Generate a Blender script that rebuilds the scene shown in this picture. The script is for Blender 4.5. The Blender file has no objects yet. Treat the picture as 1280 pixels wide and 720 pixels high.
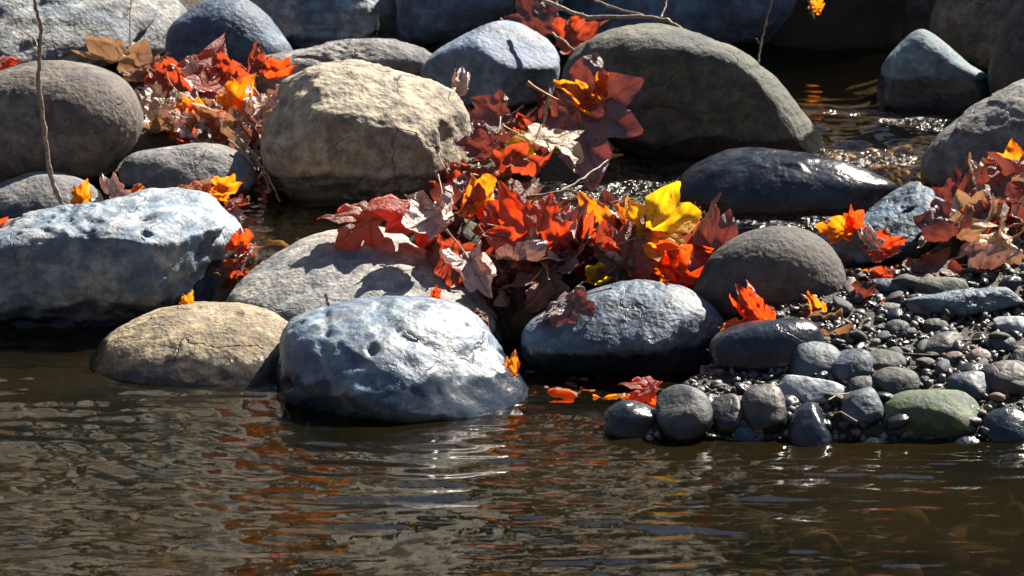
import bpy, bmesh, math, random
import numpy as np
from mathutils import Vector, Matrix
random.seed(7)
scene = bpy.context.scene
COL = scene.collection
# ------------------------------------------------------------------ camera
PITCH = math.radians(17.0)
CAM = np.array([0.0, -6.63, 2.256])
FPX = 140.0/36.0*1280.0
RIGHT = np.array([1.0, 0, 0]); UPV = np.array([0, math.sin(PITCH), math.cos(PITCH)])
FWD = np.array([0, math.cos(PITCH), -math.sin(PITCH)])
cam_d = bpy.data.cameras.new('camera'); cam = bpy.data.objects.new('camera', cam_d); COL.objects.link(cam)
cam.location = CAM; cam.rotation_euler = (math.pi/2-PITCH, 0, 0)
cam_d.lens = 140; cam_d.sensor_width = 36; cam_d.clip_end = 500; cam_d.clip_start = .1
cam_d.dof.use_dof = True; cam_d.dof.focus_distance = 7.15; cam_d.dof.aperture_fstop = 13
scene.camera = cam

def ray(px, py):
    return RIGHT*((px-640)/FPX) + UPV*((360-py)/FPX) + FWD
def back(Y):          # the rows behind the step stand a little farther back
    t = min(max((Y-.50)/.6, 0), 1); return Y+.17*t*t*(3-2*t)
def at(px, py, Y):
    Y = back(Y); d = ray(px, py); return CAM + d*((Y-CAM[1])/d[1])
def proj(p):
    q = np.array(p)-CAM; z = q@FWD
    return 640+FPX*(q@RIGHT)/z, 360-FPX*(q@UPV)/z
# ------------------------------------------------------------------ noise (numpy gradient noise)
_rs = np.random.RandomState(3)
_perm = _rs.permutation(256); _perm = np.concatenate([_perm, _perm, _perm])
_g = _rs.normal(size=(256, 3)); _g /= np.linalg.norm(_g, axis=1)[:, None]
def pn(P):
    P = np.asarray(P, float); I = np.floor(P).astype(int); F = P-I; I &= 255
    U = F*F*F*(F*(F*6-15)+10); r = 0
    for dx in (0, 1):
        for dy in (0, 1):
            for dz in (0, 1):
                h = _perm[_perm[_perm[(I[:, 0]+dx) & 255]+((I[:, 1]+dy) & 255)]+((I[:, 2]+dz) & 255)]
                d = _g[h]; v = d[:, 0]*(F[:, 0]-dx)+d[:, 1]*(F[:, 1]-dy)+d[:, 2]*(F[:, 2]-dz)
                w = (U[:, 0] if dx else 1-U[:, 0])*(U[:, 1] if dy else 1-U[:, 1])*(U[:, 2] if dz else 1-U[:, 2])
                r = r+v*w
    return r
def fbm(P, o=4, gain=.5):
    r = 0; a = 1; f = 1
    for k in range(o):
        r = r+a*pn(P*f+17.3*k); a *= gain; f *= 2.03
    return r
def ridged(P, o=3):
    r = 0; a = 1; f = 1
    for k in range(o):
        r = r+a*(0.35-np.abs(pn(P*f+9.1*k))); a *= .5; f *= 2.1
    return r
def sst(a, b, x):
    t = np.clip((x-a)/(b-a), 0, 1); return t*t*(3-2*t)
# ------------------------------------------------------------------ terrain and water heights
def bar_mask(x, y):
    # pebble bar: right of the line (.13,-.14) -> (.42,.34)
    ex, ey = .29, .48; L = math.hypot(ex, ey)
    sd = ((x-.13)*ey-(y+.14)*ex)/L
    return sst(-.05, .10, sd)*sst(-.26, -.10, y)
def zt(x, y):
    x = np.asarray(x, float); y = np.asarray(y, float)
    z = -.17+.07*sst(-1.2, .1, y)
    P = np.stack([x, y, x*0], -1).reshape(-1, 3)
    n1 = pn(P*3.1+5).reshape(x.shape); n2 = pn(P*9+2).reshape(x.shape)
    z = z+.03*n1
    step = sst(.36, .60, y)
    z = z*(1-step)+(.045+.02*n1)*step
    # pebble bar
    m = bar_mask(x, y)
    zb = np.minimum(.012+(y+.17)*.215, .135)
    zb = zb-.10*sst(.40, .50, y)*(1-sst(.74, .9, x))+.010*n2+.008*n1
    z = z*(1-m)+zb*m
    # leaf dam in the middle
    z = z+.165*np.exp(-((x-.13)/.19)**4-((y-.50)/.10)**2)+.13*np.exp(-((x+.12)/.12)**2-((y-.62)/.08)**2)
    y = y-.17*sst(.45, 1.15, y)
    # left bank with litter
    z = z+.10*sst(-.25, -.5, x)*sst(.95, 1.15, y)*(1-sst(1.35, 1.6, y))+.02*sst(.0, -.2, x)*sst(1.3, 1.5, y)
    z = z+.09*np.exp(-((x-.05)/.16)**2-((y-1.08)/.16)**2)
    z = z+.03*sst(.75, .9, x)*sst(.5, .7, y)
    # far bank, out of view: steepened so the pool mirrors litter, not sky
    far = np.maximum(y-2.35, 0)
    z = z+.30*far*(1+.25*n1)+.33*np.maximum(y-5, 0)*sst(5, 9, y)*1.0
    side = np.maximum(np.abs(x)-3.0-1.2*sst(1, -6, y), 0)
    z = z+.62*side*(1+.3*n1)  # unseen side banks, raised to keep sky light off the rock fronts
    near = np.maximum(-y-8.6, 0)
    z = z+.85*near  # unseen near bank behind the camera, raised to darken the rock fronts
    return np.minimum(z, 34+2*n1)
def zw(x, y):
    s1 = sst(.46, .62, y+.02*np.sin(x*6)); s2 = sst(1.15, 1.5, y+.05*np.sin(x*5+1))
    return .10*s1+.012*s2
def surf_hit(px, py, water=False):
    d = ray(px, py)
    Y = -1.2; prev = None
    for k in range(260):
        Y = -1.2+k*.02
        p = CAM+d*((Y-CAM[1])/d[1])
        h = float(zt(np.array([p[0]]), np.array([p[1]]))[0])
        if water: h = max(h, float(zw(p[0], p[1])))
        if p[2] <= h: 
            return p
    return p
# ------------------------------------------------------------------ materials
def new_mat(name):
    m = bpy.data.materials.new(name); m.use_nodes = True
    nt = m.node_tree; nt.nodes.clear(); return m, nt
def N(nt, t, **kw):
    n = nt.nodes.new(t)
    for k, v in kw.items():
        if k == 'ins':
            for a, b in v.items(): n.inputs[a].default_value = b
        else: setattr(n, k, v)
    return n
def L(nt, a, b): nt.links.new(a, b)
def noise(nt, vec, scale, detail=4, rough=.55, dist=0):
    n = N(nt, 'ShaderNodeTexNoise'); n.inputs['Scale'].default_value = scale; n.inputs['Detail'].default_value = detail
    n.inputs['Roughness'].default_value = rough; n.inputs['Distortion'].default_value = dist
    L(nt, vec, n.inputs['Vector']); return n.outputs['Fac']
def mrange(nt, x, a, b, c=0., d=1.):
    n = N(nt, 'ShaderNodeMapRange', interpolation_type='SMOOTHSTEP'); L(nt, x, n.inputs[0])
    for i, v in enumerate((a, b, c, d)): n.inputs[i+1].default_value = v
    return n.outputs[0]
def mixc(nt, f, a, b, mode='MIX'):
    n = N(nt, 'ShaderNodeMix', data_type='RGBA', blend_type=mode)
    for s, v in ((n.inputs[0], f), (n.inputs[6], a), (n.inputs[7], b)):
        if isinstance(v, (int, float)): s.default_value = v
        elif isinstance(v, (tuple, list)): s.default_value = (*v[:3], 1)
        else: L(nt, v, s)
    return n.outputs[2]
def math_(nt, op, a, b=0.):
    n = N(nt, 'ShaderNodeMath', operation=op)
    for s, v in ((n.inputs[0], a), (n.inputs[1], b)):
        if isinstance(v, (int, float)): s.default_value = v
        else: L(nt, v, s)
    return n.outputs[0]
def rock_mat(name, c1, c2, c3=None, rough=.8, wetz=None, wetn=.03, allwet=0, moss=None, speck=.5, bump=.6, stria=0, gran=1.0):
    m, nt = new_mat(name)
    tc = N(nt, 'ShaderNodeTexCoord'); oi = N(nt, 'ShaderNodeObjectInfo'); geo = N(nt, 'ShaderNodeNewGeometry')
    add = N(nt, 'ShaderNodeVectorMath', operation='ADD'); L(nt, tc.outputs['Object'], add.inputs[0])
    rnd = N(nt, 'ShaderNodeVectorMath', operation='SCALE'); L(nt, oi.outputs['Location'], rnd.inputs[0]); rnd.inputs['Scale'].default_value = 3.7
    L(nt, rnd.outputs[0], add.inputs[1]); v = add.outputs[0]
    big = noise(nt, v, 7, 5, .6, .6); med = noise(nt, v, 34, 6, .65, .3); fine = noise(nt, v, 190, 3, .7); grit = noise(nt, v, 420, 2, .6)
    col = mixc(nt, mrange(nt, big, .38, .62), c1, c2)
    if c3: col = mixc(nt, math_(nt, 'MULTIPLY', mrange(nt, noise(nt, v, 4.5, 6, .7, 1.2), .52, .66), .8), col, c3)
    col = mixc(nt, mrange(nt, med, .35, .68), mixc(nt, 1., col, (.52, .52, .55), 'MULTIPLY'), mixc(nt, 1., col, (1.25, 1.22, 1.16), 'MULTIPLY'))
    col = mixc(nt, mrange(nt, noise(nt, v, 2.6, 3, .5, 1.), .35, .65), mixc(nt, 1., col, (.72, .74, .80), 'MULTIPLY'), col)
    sp = mrange(nt, fine, .52, .68, 0, speck)
    col = mixc(nt, sp, col, mixc(nt, 1., col, (.42, .42, .44), 'MULTIPLY'))
    sp2 = mrange(nt, grit, .60, .70, 0, speck*.9)
    col = mixc(nt, sp2, col, mixc(nt, 1., col, (1.7, 1.68, 1.62), 'MULTIPLY'))
    # lichen flecks, mineral stains and hairline cracks
    col = mixc(nt, mrange(nt, noise(nt, v, 16, 5, .75, .8), .63, .70, 0, .55), col, mixc(nt, 1., col, (1.45, 1.42, 1.25), 'MULTIPLY'))
    col = mixc(nt, mrange(nt, noise(nt, v, 5.5, 6, .7, 2.), .56, .70, 0, .6), col, mixc(nt, 1., col, (.55, .50, .44), 'MULTIPLY'))
    wv = N(nt, 'ShaderNodeVectorMath', operation='ADD'); L(nt, v, wv.inputs[0]); nz_ = N(nt, 'ShaderNodeTexNoise'); nz_.inputs['Scale'].default_value = 9; nz_.inputs['Detail'].default_value = 5; L(nt, v, nz_.inputs['Vector'])
    ns_ = N(nt, 'ShaderNodeVectorMath', operation='SCALE'); L(nt, nz_.outputs['Color'], ns_.inputs[0]); ns_.inputs['Scale'].default_value = .12; L(nt, ns_.outputs[0], wv.inputs[1])
    ce = N(nt, 'ShaderNodeTexVoronoi', feature='DISTANCE_TO_EDGE'); ce.inputs['Scale'].default_value = 6; L(nt, wv.outputs[0], ce.inputs['Vector'])
    crk = math_(nt, 'MULTIPLY', mrange(nt, ce.outputs['Distance'], .0, .014, 1, 0), mrange(nt, noise(nt, v, 6.5, 2, .5), .50, .60))
    col = mixc(nt, math_(nt, 'MULTIPLY', crk, .7), col, (.03, .028, .026))
    if stria:
        mp = N(nt, 'ShaderNodeMapping'); mp.inputs['Rotation'].default_value = (.5, .35, .3); mp.inputs['Scale'].default_value = (4, 14, 60); L(nt, v, mp.inputs[0])
        st = noise(nt, mp.outputs[0], 1., 4, .6, .4)
        col = mixc(nt, mrange(nt, st, .4, .6, 0, stria), col, mixc(nt, 1., col, (.5, .5, .53), 'MULTIPLY'))
    if moss:
        mf = mrange(nt, noise(nt, v, 22, 6, .7), .42, .6)
        sx = N(nt, 'ShaderNodeSeparateXYZ'); L(nt, geo.outputs['Normal'], sx.inputs[0])
        mf = math_(nt, 'MULTIPLY', mf, mrange(nt, sx.outputs[2], -.1, .5, 0, .85))
        col = mixc(nt, mf, col, moss)
    # bump
    vor = N(nt, 'ShaderNodeTexVoronoi', feature='F1'); vor.inputs['Scale'].default_value = 95; L(nt, v, vor.inputs['Vector'])
    h = math_(nt, 'ADD', math_(nt, 'MULTIPLY', med, .6), math_(nt, 'MULTIPLY', fine, .22*gran))
    pit = mrange(nt, noise(nt, v, 60, 3, .6, .5), .60, .72, 0, -.25)
    h = math_(nt, 'ADD', math_(nt, 'ADD', h, math_(nt, 'MULTIPLY', vor.outputs[0], .25)), pit)
    if stria: h = math_(nt, 'ADD', h, math_(nt, 'MULTIPLY', st, stria*.5))
    h = math_(nt, 'SUBTRACT', h, math_(nt, 'MULTIPLY', crk, .5))
    bp = N(nt, 'ShaderNodeBump'); bp.inputs['Strength'].default_value = bump; bp.inputs['Distance'].default_value = .012; L(nt, h, bp.inputs['Height'])
    b = N(nt, 'ShaderNodeBsdfPrincipled'); L(nt, bp.outputs[0], b.inputs['Normal'])
    rg = mrange(nt, med, .3, .7, rough-.08, min(1, rough+.1))
    bnode = bp
    # wet line: the stone is dark and glossy up to the height the stream reaches
    if wetz is not None or allwet:
        sp_ = N(nt, 'ShaderNodeSeparateXYZ'); L(nt, geo.outputs['Position'], sp_.inputs[0])
        zz = math_(nt, 'ADD', sp_.outputs[2], math_(nt, 'MULTIPLY', math_(nt, 'SUBTRACT', noise(nt, v, 9, 5, .6), .5), -wetn*4))
        wz = wetz if wetz is not None else 0
        wet = mrange(nt, zz, wz-.006, wz+.008, 1, 0)
        if allwet: wet = math_(nt, 'MAXIMUM', wet, mrange(nt, noise(nt, v, 12, 3, .5), .3, .6, allwet*.7, allwet))
        col = mixc(nt, wet, col, mixc(nt, 1., col, (.20, .21, .235), 'MULTIPLY'))
        rg = math_(nt, 'ADD', math_(nt, 'MULTIPLY', rg, math_(nt, 'SUBTRACT', 1., wet)), math_(nt, 'MULTIPLY', wet, .20))
    if wetz is not None or allwet:
        L(nt, math_(nt, 'MULTIPLY', math_(nt, 'SUBTRACT', 1., math_(nt, 'MULTIPLY', wet, .7)), bump), bnode.inputs['Strength'])
    L(nt, col, b.inputs['Base Color']); L(nt, rg, b.inputs['Roughness']); b.inputs['Specular IOR Level'].default_value = .45
    o = N(nt, 'ShaderNodeOutputMaterial'); L(nt, b.outputs[0], o.inputs[0]); return m

# ------------------------------------------------------------------ object helpers
def tag(o, label=None, cat=None, group=None, kind=None):
    if label: o['label'] = label
    if cat: o['category'] = cat
    if group: o['group'] = group
    if kind: o['kind'] = kind
    return o
def mesh_np(name, V, F, smooth=True):
    me = bpy.data.meshes.new(name)
    V = np.asarray(V, np.float32); F = np.asarray(F, np.int32)
    k = F.shape[1]
    me.vertices.add(len(V)); me.vertices.foreach_set('co', V.ravel())
    me.loops.add(F.size); me.loops.foreach_set('vertex_index', F.ravel())
    me.polygons.add(len(F)); me.polygons.foreach_set('loop_start', np.arange(0, F.size, k, dtype=np.int32))
    me.polygons.foreach_set('use_smooth', np.full(len(F), smooth))
    me.update(calc_edges=True); me.validate(); return me
def link(name, me, mat=None, loc=(0, 0, 0), parent=None):
    o = bpy.data.objects.new(name, me); COL.objects.link(o); o.location = loc
    if mat and not me.materials: me.materials.append(mat)
    if parent: o.parent = parent
    return o
_ico = {}
def ico(n):
    if n not in _ico:
        bm = bmesh.new(); bmesh.ops.create_icosphere(bm, subdivisions=n, radius=1)
        bm.verts.ensure_lookup_table()
        _ico[n] = (np.array([v.co[:] for v in bm.verts]), np.array([[v.index for v in f.verts] for f in bm.faces])); bm.free()
    return _ico[n]
def catmull(pts, k=10):
    P = np.array(pts, float); n = len(P); out = []
    for i in range(n):
        p0, p1, p2, p3 = P[i-1], P[i], P[(i+1) % n], P[(i+2) % n]
        for j in range(k):
            t = j/k
            out.append(.5*((2*p1)+(-p0+p2)*t+(2*p0-5*p1+4*p2-p3)*t*t+(-p0+3*p1-3*p2+p3)*t**3))
    return np.array(out)
LAND = []   # landmarks (px, py, phrase)
def soft(h, k):
    return np.where(h > 8*k, h, k*np.log1p(np.exp(np.minimum(h/k, 8))))
def rock(name, poly, Y, mat, label, bulge=None, front=.8, back=.9, e1=.85, e2=.8, lean=.35, amp=.05, nscale=3.0, facets=0, fk=.8,
         seed=0, sub=6, cat='boulder', group=None, cuts=(), chips=.012, pits=0, crack=None, strata=0, sdir=(.15, .9, .4), sf=3.5):
    P = catmull(poly); ctr = (P.max(0)+P.min(0))/2
    B = np.array(bulge if bulge else (ctr[0], ctr[1]+.1*(P[:, 1].max()-P[:, 1].min())), float)
    O = at(B[0], B[1], Y); dist = (O-CAM)@FWD; s = dist/FPX
    rel = (P-B)*[s, -s]
    th = np.arctan2(rel[:, 1], rel[:, 0]); rr = np.hypot(rel[:, 0], rel[:, 1])
    o_ = np.argsort(th); th = th[o_]; rr = rr[o_]
    th = np.concatenate([th-2*math.pi, th, th+2*math.pi]); rr = np.concatenate([rr]*3)
    D, F = ico(sub)
    a, b, c = D[:, 0], D[:, 1], D[:, 2]
    T = np.arctan2(b, a)
    R = sum(np.interp(T+q, th, rr) for q in (-.05, -.02, 0, .02, .05))/5
    st = np.sqrt(a*a+b*b); ct = np.abs(c)
    rho = st**e1; dep = ct**e2
    size = math.sqrt((np.ptp(P[:, 0])*s)*(np.ptp(P[:, 1])*s))/2
    U = R*rho*np.cos(T); V = R*rho*np.sin(T)
    W = np.where(c > 0, front, back)*size*dep*np.sign(c) - lean*V
    Q = np.stack([U, V, W], 1)
    rs = np.random.RandomState(seed*13+5)
    off = rs.uniform(-50, 50, 3)
    # facets
    for k in range(facets):
        n = rs.normal(size=3); n /= np.linalg.norm(n)
        if n[2] < -.3: n[2] *= -1
        ex = (Q@n).max(); d = ex*rs.uniform(.62, .86)
        h = soft(Q@n-d, .035*ex); Q = Q-np.outer(h*fk, n)
    for (nx, ny, nz, f) in cuts:
        n = np.array([nx, ny, nz], float); n /= np.linalg.norm(n); ex = (Q@n).max(); h = soft(Q@n-ex*f+.03*ex*pn(Q*14/max(ex, .05)*.15+off), .04*ex)
        Q = Q-np.outer(h*.88, n)
    nr = Q/(np.linalg.norm(Q, axis=1)[:, None]+1e-6)
    Sc = nscale/max(size, .01)*.35
    disp = amp*size*1.6*fbm(Q*Sc+off, 3, .5)
    disp += chips*size*ridged(Q*Sc*3.2+off+7, 4)
    disp += size*.010*fbm(Q*Sc*12+off, 3, .6)
    if pits:
        q = pn(Q*Sc*4+off+31); disp -= pits*size*sst(.28, .5, q)
    # layered ledges
    if strata:
        q = (Q@np.array(sdir))/size*sf+.55*fbm(Q*Sc*.9+off+3, 3); f_ = q-np.floor(q)
        disp -= strata*size*(f_**2.5)*sst(-.25, .15, pn(Q*Sc*.8+off+60))
    if crack:
        cx, cy, ang, w, dpt = crack
        du = (U-(cx-B[0])*s)*math.cos(ang)+(V+(cy-B[1])*s)*math.sin(ang)
        disp -= dpt*size*np.exp(-((du+.02*pn(Q*30+off))/w)**2)
    # stay inside silhouette: damp the displacement of the outline
    Q = Q+nr*disp[:, None]
    Wd = Q[:, 0:1]*RIGHT+Q[:, 1:2]*UPV-Q[:, 2:3]*FWD
    me = mesh_np(name, Wd, F)
    o = link(name, me, mat, O); tag(o, label, cat, group)
    return o
def stone(name, box, mat, label, Y=None, z=None, seed=0, rot=0, sq=.15, facets=2, cat='stone', group='stones of the pebble bar', **kw):
    x0, y0, x1, y1 = box; cx, cy = (x0+x1)/2, (y0+y1)/2; w, h = (x1-x0)/2, (y1-y0)/2
    rs = np.random.RandomState(seed+100); pts = []
    for k in range(12):
        t = 2*math.pi*k/12; e = 1-sq
        u = math.copysign(abs(math.cos(t))**e, math.cos(t)); v = math.copysign(abs(math.sin(t))**e, math.sin(t))
        j = 1+rs.uniform(-.07, .06)
        u *= w*j; v *= h*j
        pts.append((cx+u*math.cos(rot)-v*math.sin(rot), cy+u*math.sin(rot)+v*math.cos(rot)))
    if Y is None:
        Y = surf_hit(cx, y1-.15*h)[1]+.55*min(w, h)/711
    kw.setdefault('sub', 5); kw.setdefault('amp', .05); kw.setdefault('lean', .4)
    return rock(name, pts, Y, mat, label, facets=facets, seed=seed, cat=cat, group=group, e1=.9, e2=.85, **kw)

# ------------------------------------------------------------------ rock materials
UP = .10
M = {}
M['tan']     = rock_mat('tan_sandstone', (.33, .27, .17), (.22, .175, .115), (.39, .34, .24), rough=.85, wetz=.035, wetn=.02, speck=.6, bump=.7)
M['blue']    = rock_mat('blue_grey_stone', (.18, .26, .34), (.11, .17, .25), (.30, .34, .35), rough=.5, wetz=.055, wetn=.025, speck=.3, bump=.35)
M['pale']    = rock_mat('pale_blue_stone', (.24, .31, .37), (.12, .18, .26), (.36, .37, .36), rough=.6, wetz=.045, wetn=.02, speck=.35, bump=.5, stria=.25)
M['greytan'] = rock_mat('grey_tan_stone', (.33, .33, .31), (.24, .25, .25), (.40, .38, .33), rough=.8, wetz=.03, wetn=.02, speck=.45, bump=.6, stria=.2)
M['tanup']   = rock_mat('tan_granite', (.46, .40, .29), (.32, .28, .22), (.55, .49, .36), rough=.85, wetz=UP+.05, wetn=.012, speck=.6, bump=.65)
M['brown']   = rock_mat('brown_granite', (.17, .14, .12), (.11, .10, .10), (.20, .20, .15), rough=.85, wetz=UP+.02, speck=.6, bump=.55)
M['green']   = rock_mat('greenish_granite', (.125, .13, .105), (.085, .095, .09), (.17, .18, .14), rough=.85, wetz=UP+.05, wetn=.02, speck=.5, bump=.5)
M['grey']    = rock_mat('grey_stone', (.22, .22, .22), (.15, .155, .16), (.28, .27, .24), rough=.85, wetz=UP+.02, speck=.5, bump=.6)
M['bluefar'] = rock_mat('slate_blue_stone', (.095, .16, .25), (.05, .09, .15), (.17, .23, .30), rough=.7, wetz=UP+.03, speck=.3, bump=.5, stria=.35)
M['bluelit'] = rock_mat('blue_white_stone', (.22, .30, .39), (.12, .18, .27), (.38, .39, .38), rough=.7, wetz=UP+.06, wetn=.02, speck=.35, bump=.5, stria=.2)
M['slab']    = rock_mat('pale_layered_slab', (.30, .31, .30), (.20, .24, .28), (.40, .38, .32), rough=.8, wetz=UP, speck=.35, bump=.8, stria=.5)
M['cone']    = rock_mat('blue_stone_with_wet_foot', (.17, .24, .27), (.12, .18, .22), (.24, .31, .33), rough=.8, wetz=UP+.075, wetn=.012, speck=.3, bump=.4)
M['wet']     = rock_mat('wet_dark_stone', (.08, .10, .14), (.045, .06, .085), (.10, .10, .10), rough=.5, wetz=UP+.02, allwet=.95, speck=.3, bump=.5)
M['dark']    = rock_mat('dark_grey_stone', (.13, .13, .13), (.085, .09, .095), (.16, .155, .14), rough=.7, wetz=.02, speck=.6, bump=.5)
M['mid']     = rock_mat('mid_blue_stone', (.12, .18, .25), (.07, .11, .16), (.25, .25, .23), rough=.6, wetz=.045, wetn=.02, speck=.35, bump=.6)
M['angular'] = rock_mat('angular_slate', (.12, .20, .27), (.06, .11, .16), (.18, .24, .28), rough=.6, wetz=UP+.015, speck=.3, bump=.7, stria=.5)
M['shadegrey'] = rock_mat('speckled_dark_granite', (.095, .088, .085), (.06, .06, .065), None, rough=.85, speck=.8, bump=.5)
M['black']   = rock_mat('black_shade_rock', (.022, .020, .022), (.012, .012, .014), None, rough=.7, speck=.3, bump=.5)  # near-black colour stands for the deep shade of the hollow, not wetness
M['p_blue']  = rock_mat('pebble_blue', (0.063, 0.098, 0.137), (0.045, 0.067, 0.097), None, rough=.6, wetz=.03, wetn=.01, speck=.3, bump=.35)
M['p_grey']  = rock_mat('pebble_grey', (0.058, 0.072, 0.083), (0.040, 0.049, 0.057), (0.077, 0.088, 0.092), rough=.65, wetz=.03, wetn=.01, speck=.4, bump=.35)
M['p_brown'] = rock_mat('pebble_brown', (0.063, 0.059, 0.063), (0.040, 0.039, 0.043), None, rough=.6, wetz=.03, wetn=.01, speck=.5, bump=.35)
M['p_white'] = rock_mat('pebble_pale_blue', (.323, .365, .399), (.238, .281, .323), None, rough=.5, wetz=.0, speck=.2, bump=.3)
M['p_green'] = rock_mat('pebble_mossy', (0.058, 0.078, 0.063), (0.045, 0.057, 0.051), None, rough=.75, wetz=.02, moss=(.05, .10, .03), speck=.5, bump=.4)
M['p_olive'] = rock_mat('pebble_olive', (0.067, 0.083, 0.069), (0.045, 0.057, 0.049), None, rough=.7, wetz=.02, speck=.5, bump=.35)
M['p_pink']  = rock_mat('pebble_pink', (.204, .136, .122), (.150, .109, .102), None, rough=.6, speck=.4, bump=.3)
M['p_wet']   = rock_mat('pebble_wet', (0.066, 0.099, 0.134), (0.046, 0.065, 0.092), None, rough=.4, allwet=.9, speck=.3, bump=.6)

# ------------------------------------------------------------------ boulders
G1 = 'boulders in the lower pool'; G2 = 'boulders round the upper pool'; G3 = 'boulders of the back row'
rock('boulder', [(353, 445), (356, 415), (372, 398), (410, 385), (455, 376), (520, 373), (562, 378), (588, 391), (603, 405), (617, 427), (637, 457), (652, 482), (657, 500),
     (645, 530), (600, 552), (520, 562), (440, 556), (380, 538), (357, 505), (351, 472)], .14, M['blue'],
     'smooth pale blue boulder standing foremost in the pool, with a dark wet undercut foot', bulge=(455, 478), front=1.0, e1=.80, e2=.85, lean=.55, amp=.03, seed=1,
     cuts=[(-.45, -.75, .7, .74), (.35, .5, .65, .86), (-.5, .3, .8, .90), (.1, -.9, .5, .84)], chips=.06, pits=.07, strata=.035, sf=2.6, sdir=(.35, .85, .3), group=G1, crack=(408, 480, 0, .006, .035))
rock('boulder', [(116, 452), (130, 425), (160, 403), (200, 387), (250, 380), (310, 382), (358, 394), (385, 405), (402, 430), (404, 470), (375, 505), (280, 522), (190, 512), (135, 488), (113, 468)],
     .30, M['tan'], 'low rounded tan boulder with a rough grainy top, left of the foremost pale blue boulder', bulge=(250, 470), front=1.0, e1=.85, e2=.9, lean=.7, amp=.03, seed=2, chips=.05, pits=.06, group=G1)
rock('boulder', [(-90, 340), (-40, 305), (0, 285), (40, 272), (110, 256), (165, 238), (212, 231), (250, 240), (284, 262), (297, 287), (291, 320), (272, 350), (243, 376), (222, 398), (190, 425),
     (120, 445), (40, 445), (-40, 440), (-100, 400)], .62, M['pale'],
     'large blue and white pitted boulder at the left edge of the pool', bulge=(110, 330), front=.9, e1=.75, e2=.75, lean=.45, amp=.08, seed=23, chips=.10, pits=.12, strata=.07, sf=3.2, sdir=(.25, .9, .5),
     cuts=[(0, -.75, .75, .66), (.10, .95, .38, .66), (.05, -.30, 1, .66), (.8, -.3, .6, .80)], group=G1)
rock('boulder', [(281, 378), (298, 350), (330, 325), (370, 301), (410, 287), (455, 284), (492, 290), (540, 312), (575, 338), (602, 365), (621, 390), (629, 412), (620, 440), (560, 462), (450, 455), (350, 432), (296, 405)],
     .43, M['greytan'], 'pale grey boulder with leaf shadows on its broad sloping face, behind the foremost blue boulder', bulge=(470, 420), front=.9, e1=.9, e2=.95, lean=.95, amp=.03, seed=4, chips=.05, pits=.03, strata=.03, sf=4, sdir=(-.35, .9, .3),
     cuts=[(.1, .5, 1, .8), (-.5, -.5, .8, .8)], group=G1)
rock('boulder', [(334, 178), (338, 150), (352, 128), (348, 108), (372, 92), (418, 78), (450, 77), (500, 92), (550, 105), (575, 130), (589, 165), (589, 192), (582, 218), (562, 246), (500, 262), (420, 264), (370, 254), (345, 230), (335, 205)],
     1.00, M['tanup'], 'big tan block of a boulder with a bright sunlit top, above the upper pool', bulge=(460, 175), front=.9, e1=.74, e2=.72, lean=.1, amp=.04, seed=5,
     cuts=[(-.08, -.30, 1, .72), (.22, .78, .62, .66), (-.6, .55, .6, .80), (.8, .1, .6, .8)], chips=.08, pits=.04, group=G2)
rock('boulder', [(-70, 160), (-40, 112), (0, 90), (50, 77), (100, 78), (140, 90), (165, 110), (178, 140), (176, 165), (162, 190), (142, 212), (120, 228), (60, 245), (0, 240), (-55, 220)],
     1.06, M['brown'], 'big round brown boulder at the left edge behind the thin upright twig', bulge=(70, 150), front=.9, e1=.85, e2=.8, lean=.2, amp=.02, seed=6, group=G2)
rock('boulder', [(152, 208), (165, 193), (200, 185), (260, 179), (290, 187), (314, 205), (322, 225), (305, 248), (230, 258), (180, 245), (152, 228)],
     .97, M['grey'], 'small flat grey boulder under the heap of pink leaves', bulge=(230, 215), front=.8, lean=.5, amp=.05, seed=7, chips=.03, group=G2)
rock('boulder', [(-30, 250), (0, 228), (40, 215), (80, 218), (110, 230), (127, 247), (125, 275), (60, 310), (-20, 320)],
     .88, M['grey'], 'grey boulder at the left edge beneath the foot of the upright twig', bulge=(50, 260), front=.8, lean=.5, amp=.03, seed=8, group=G2)
rock('boulder', [(-90, 40), (-60, -30), (60, -45), (170, -22), (225, 2), (238, 18), (225, 40), (205, 62), (150, 82), (80, 100), (0, 108), (-80, 110)],
     2.0, M['slab'], 'wide pale layered slab in the top left corner', bulge=(60, 60), front=.9, e1=.8, e2=.7, lean=.8, amp=.06, seed=9, chips=.07, facets=3, strata=.09, sf=4, sdir=(-.3, .9, .5), group=G3)
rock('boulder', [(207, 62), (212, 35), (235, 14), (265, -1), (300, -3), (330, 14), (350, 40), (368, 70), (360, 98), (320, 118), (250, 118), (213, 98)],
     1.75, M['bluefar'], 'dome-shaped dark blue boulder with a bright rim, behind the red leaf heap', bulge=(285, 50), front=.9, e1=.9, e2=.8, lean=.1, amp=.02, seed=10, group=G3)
rock('boulder', [(292, -30), (330, -60), (440, -60), (468, -12), (471, 25), (466, 52), (430, 68), (370, 72), (325, 40), (296, 8)],
     2.1, M['bluelit'], 'blue and white boulder at the top edge, right of the dome-shaped one', bulge=(395, 20), front=.8, e1=.8, e2=.75, lean=.25, amp=.06, seed=11, facets=5, chips=.06, strata=.04, group=G3)
rock('boulder', [(308, 95), (318, 76), (338, 68), (352, 66), (390, 59), (440, 50), (485, 48), (512, 55), (536, 65), (539, 82), (522, 108), (430, 122), (335, 118)],
     1.5, M['grey'], 'long low grey boulder with a craggy top, just behind the big tan block', bulge=(430, 88), front=.7, e1=.85, e2=.8, lean=.4, amp=.05, seed=12, chips=.10, facets=3, strata=.07, sf=3, group=G2)
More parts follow.
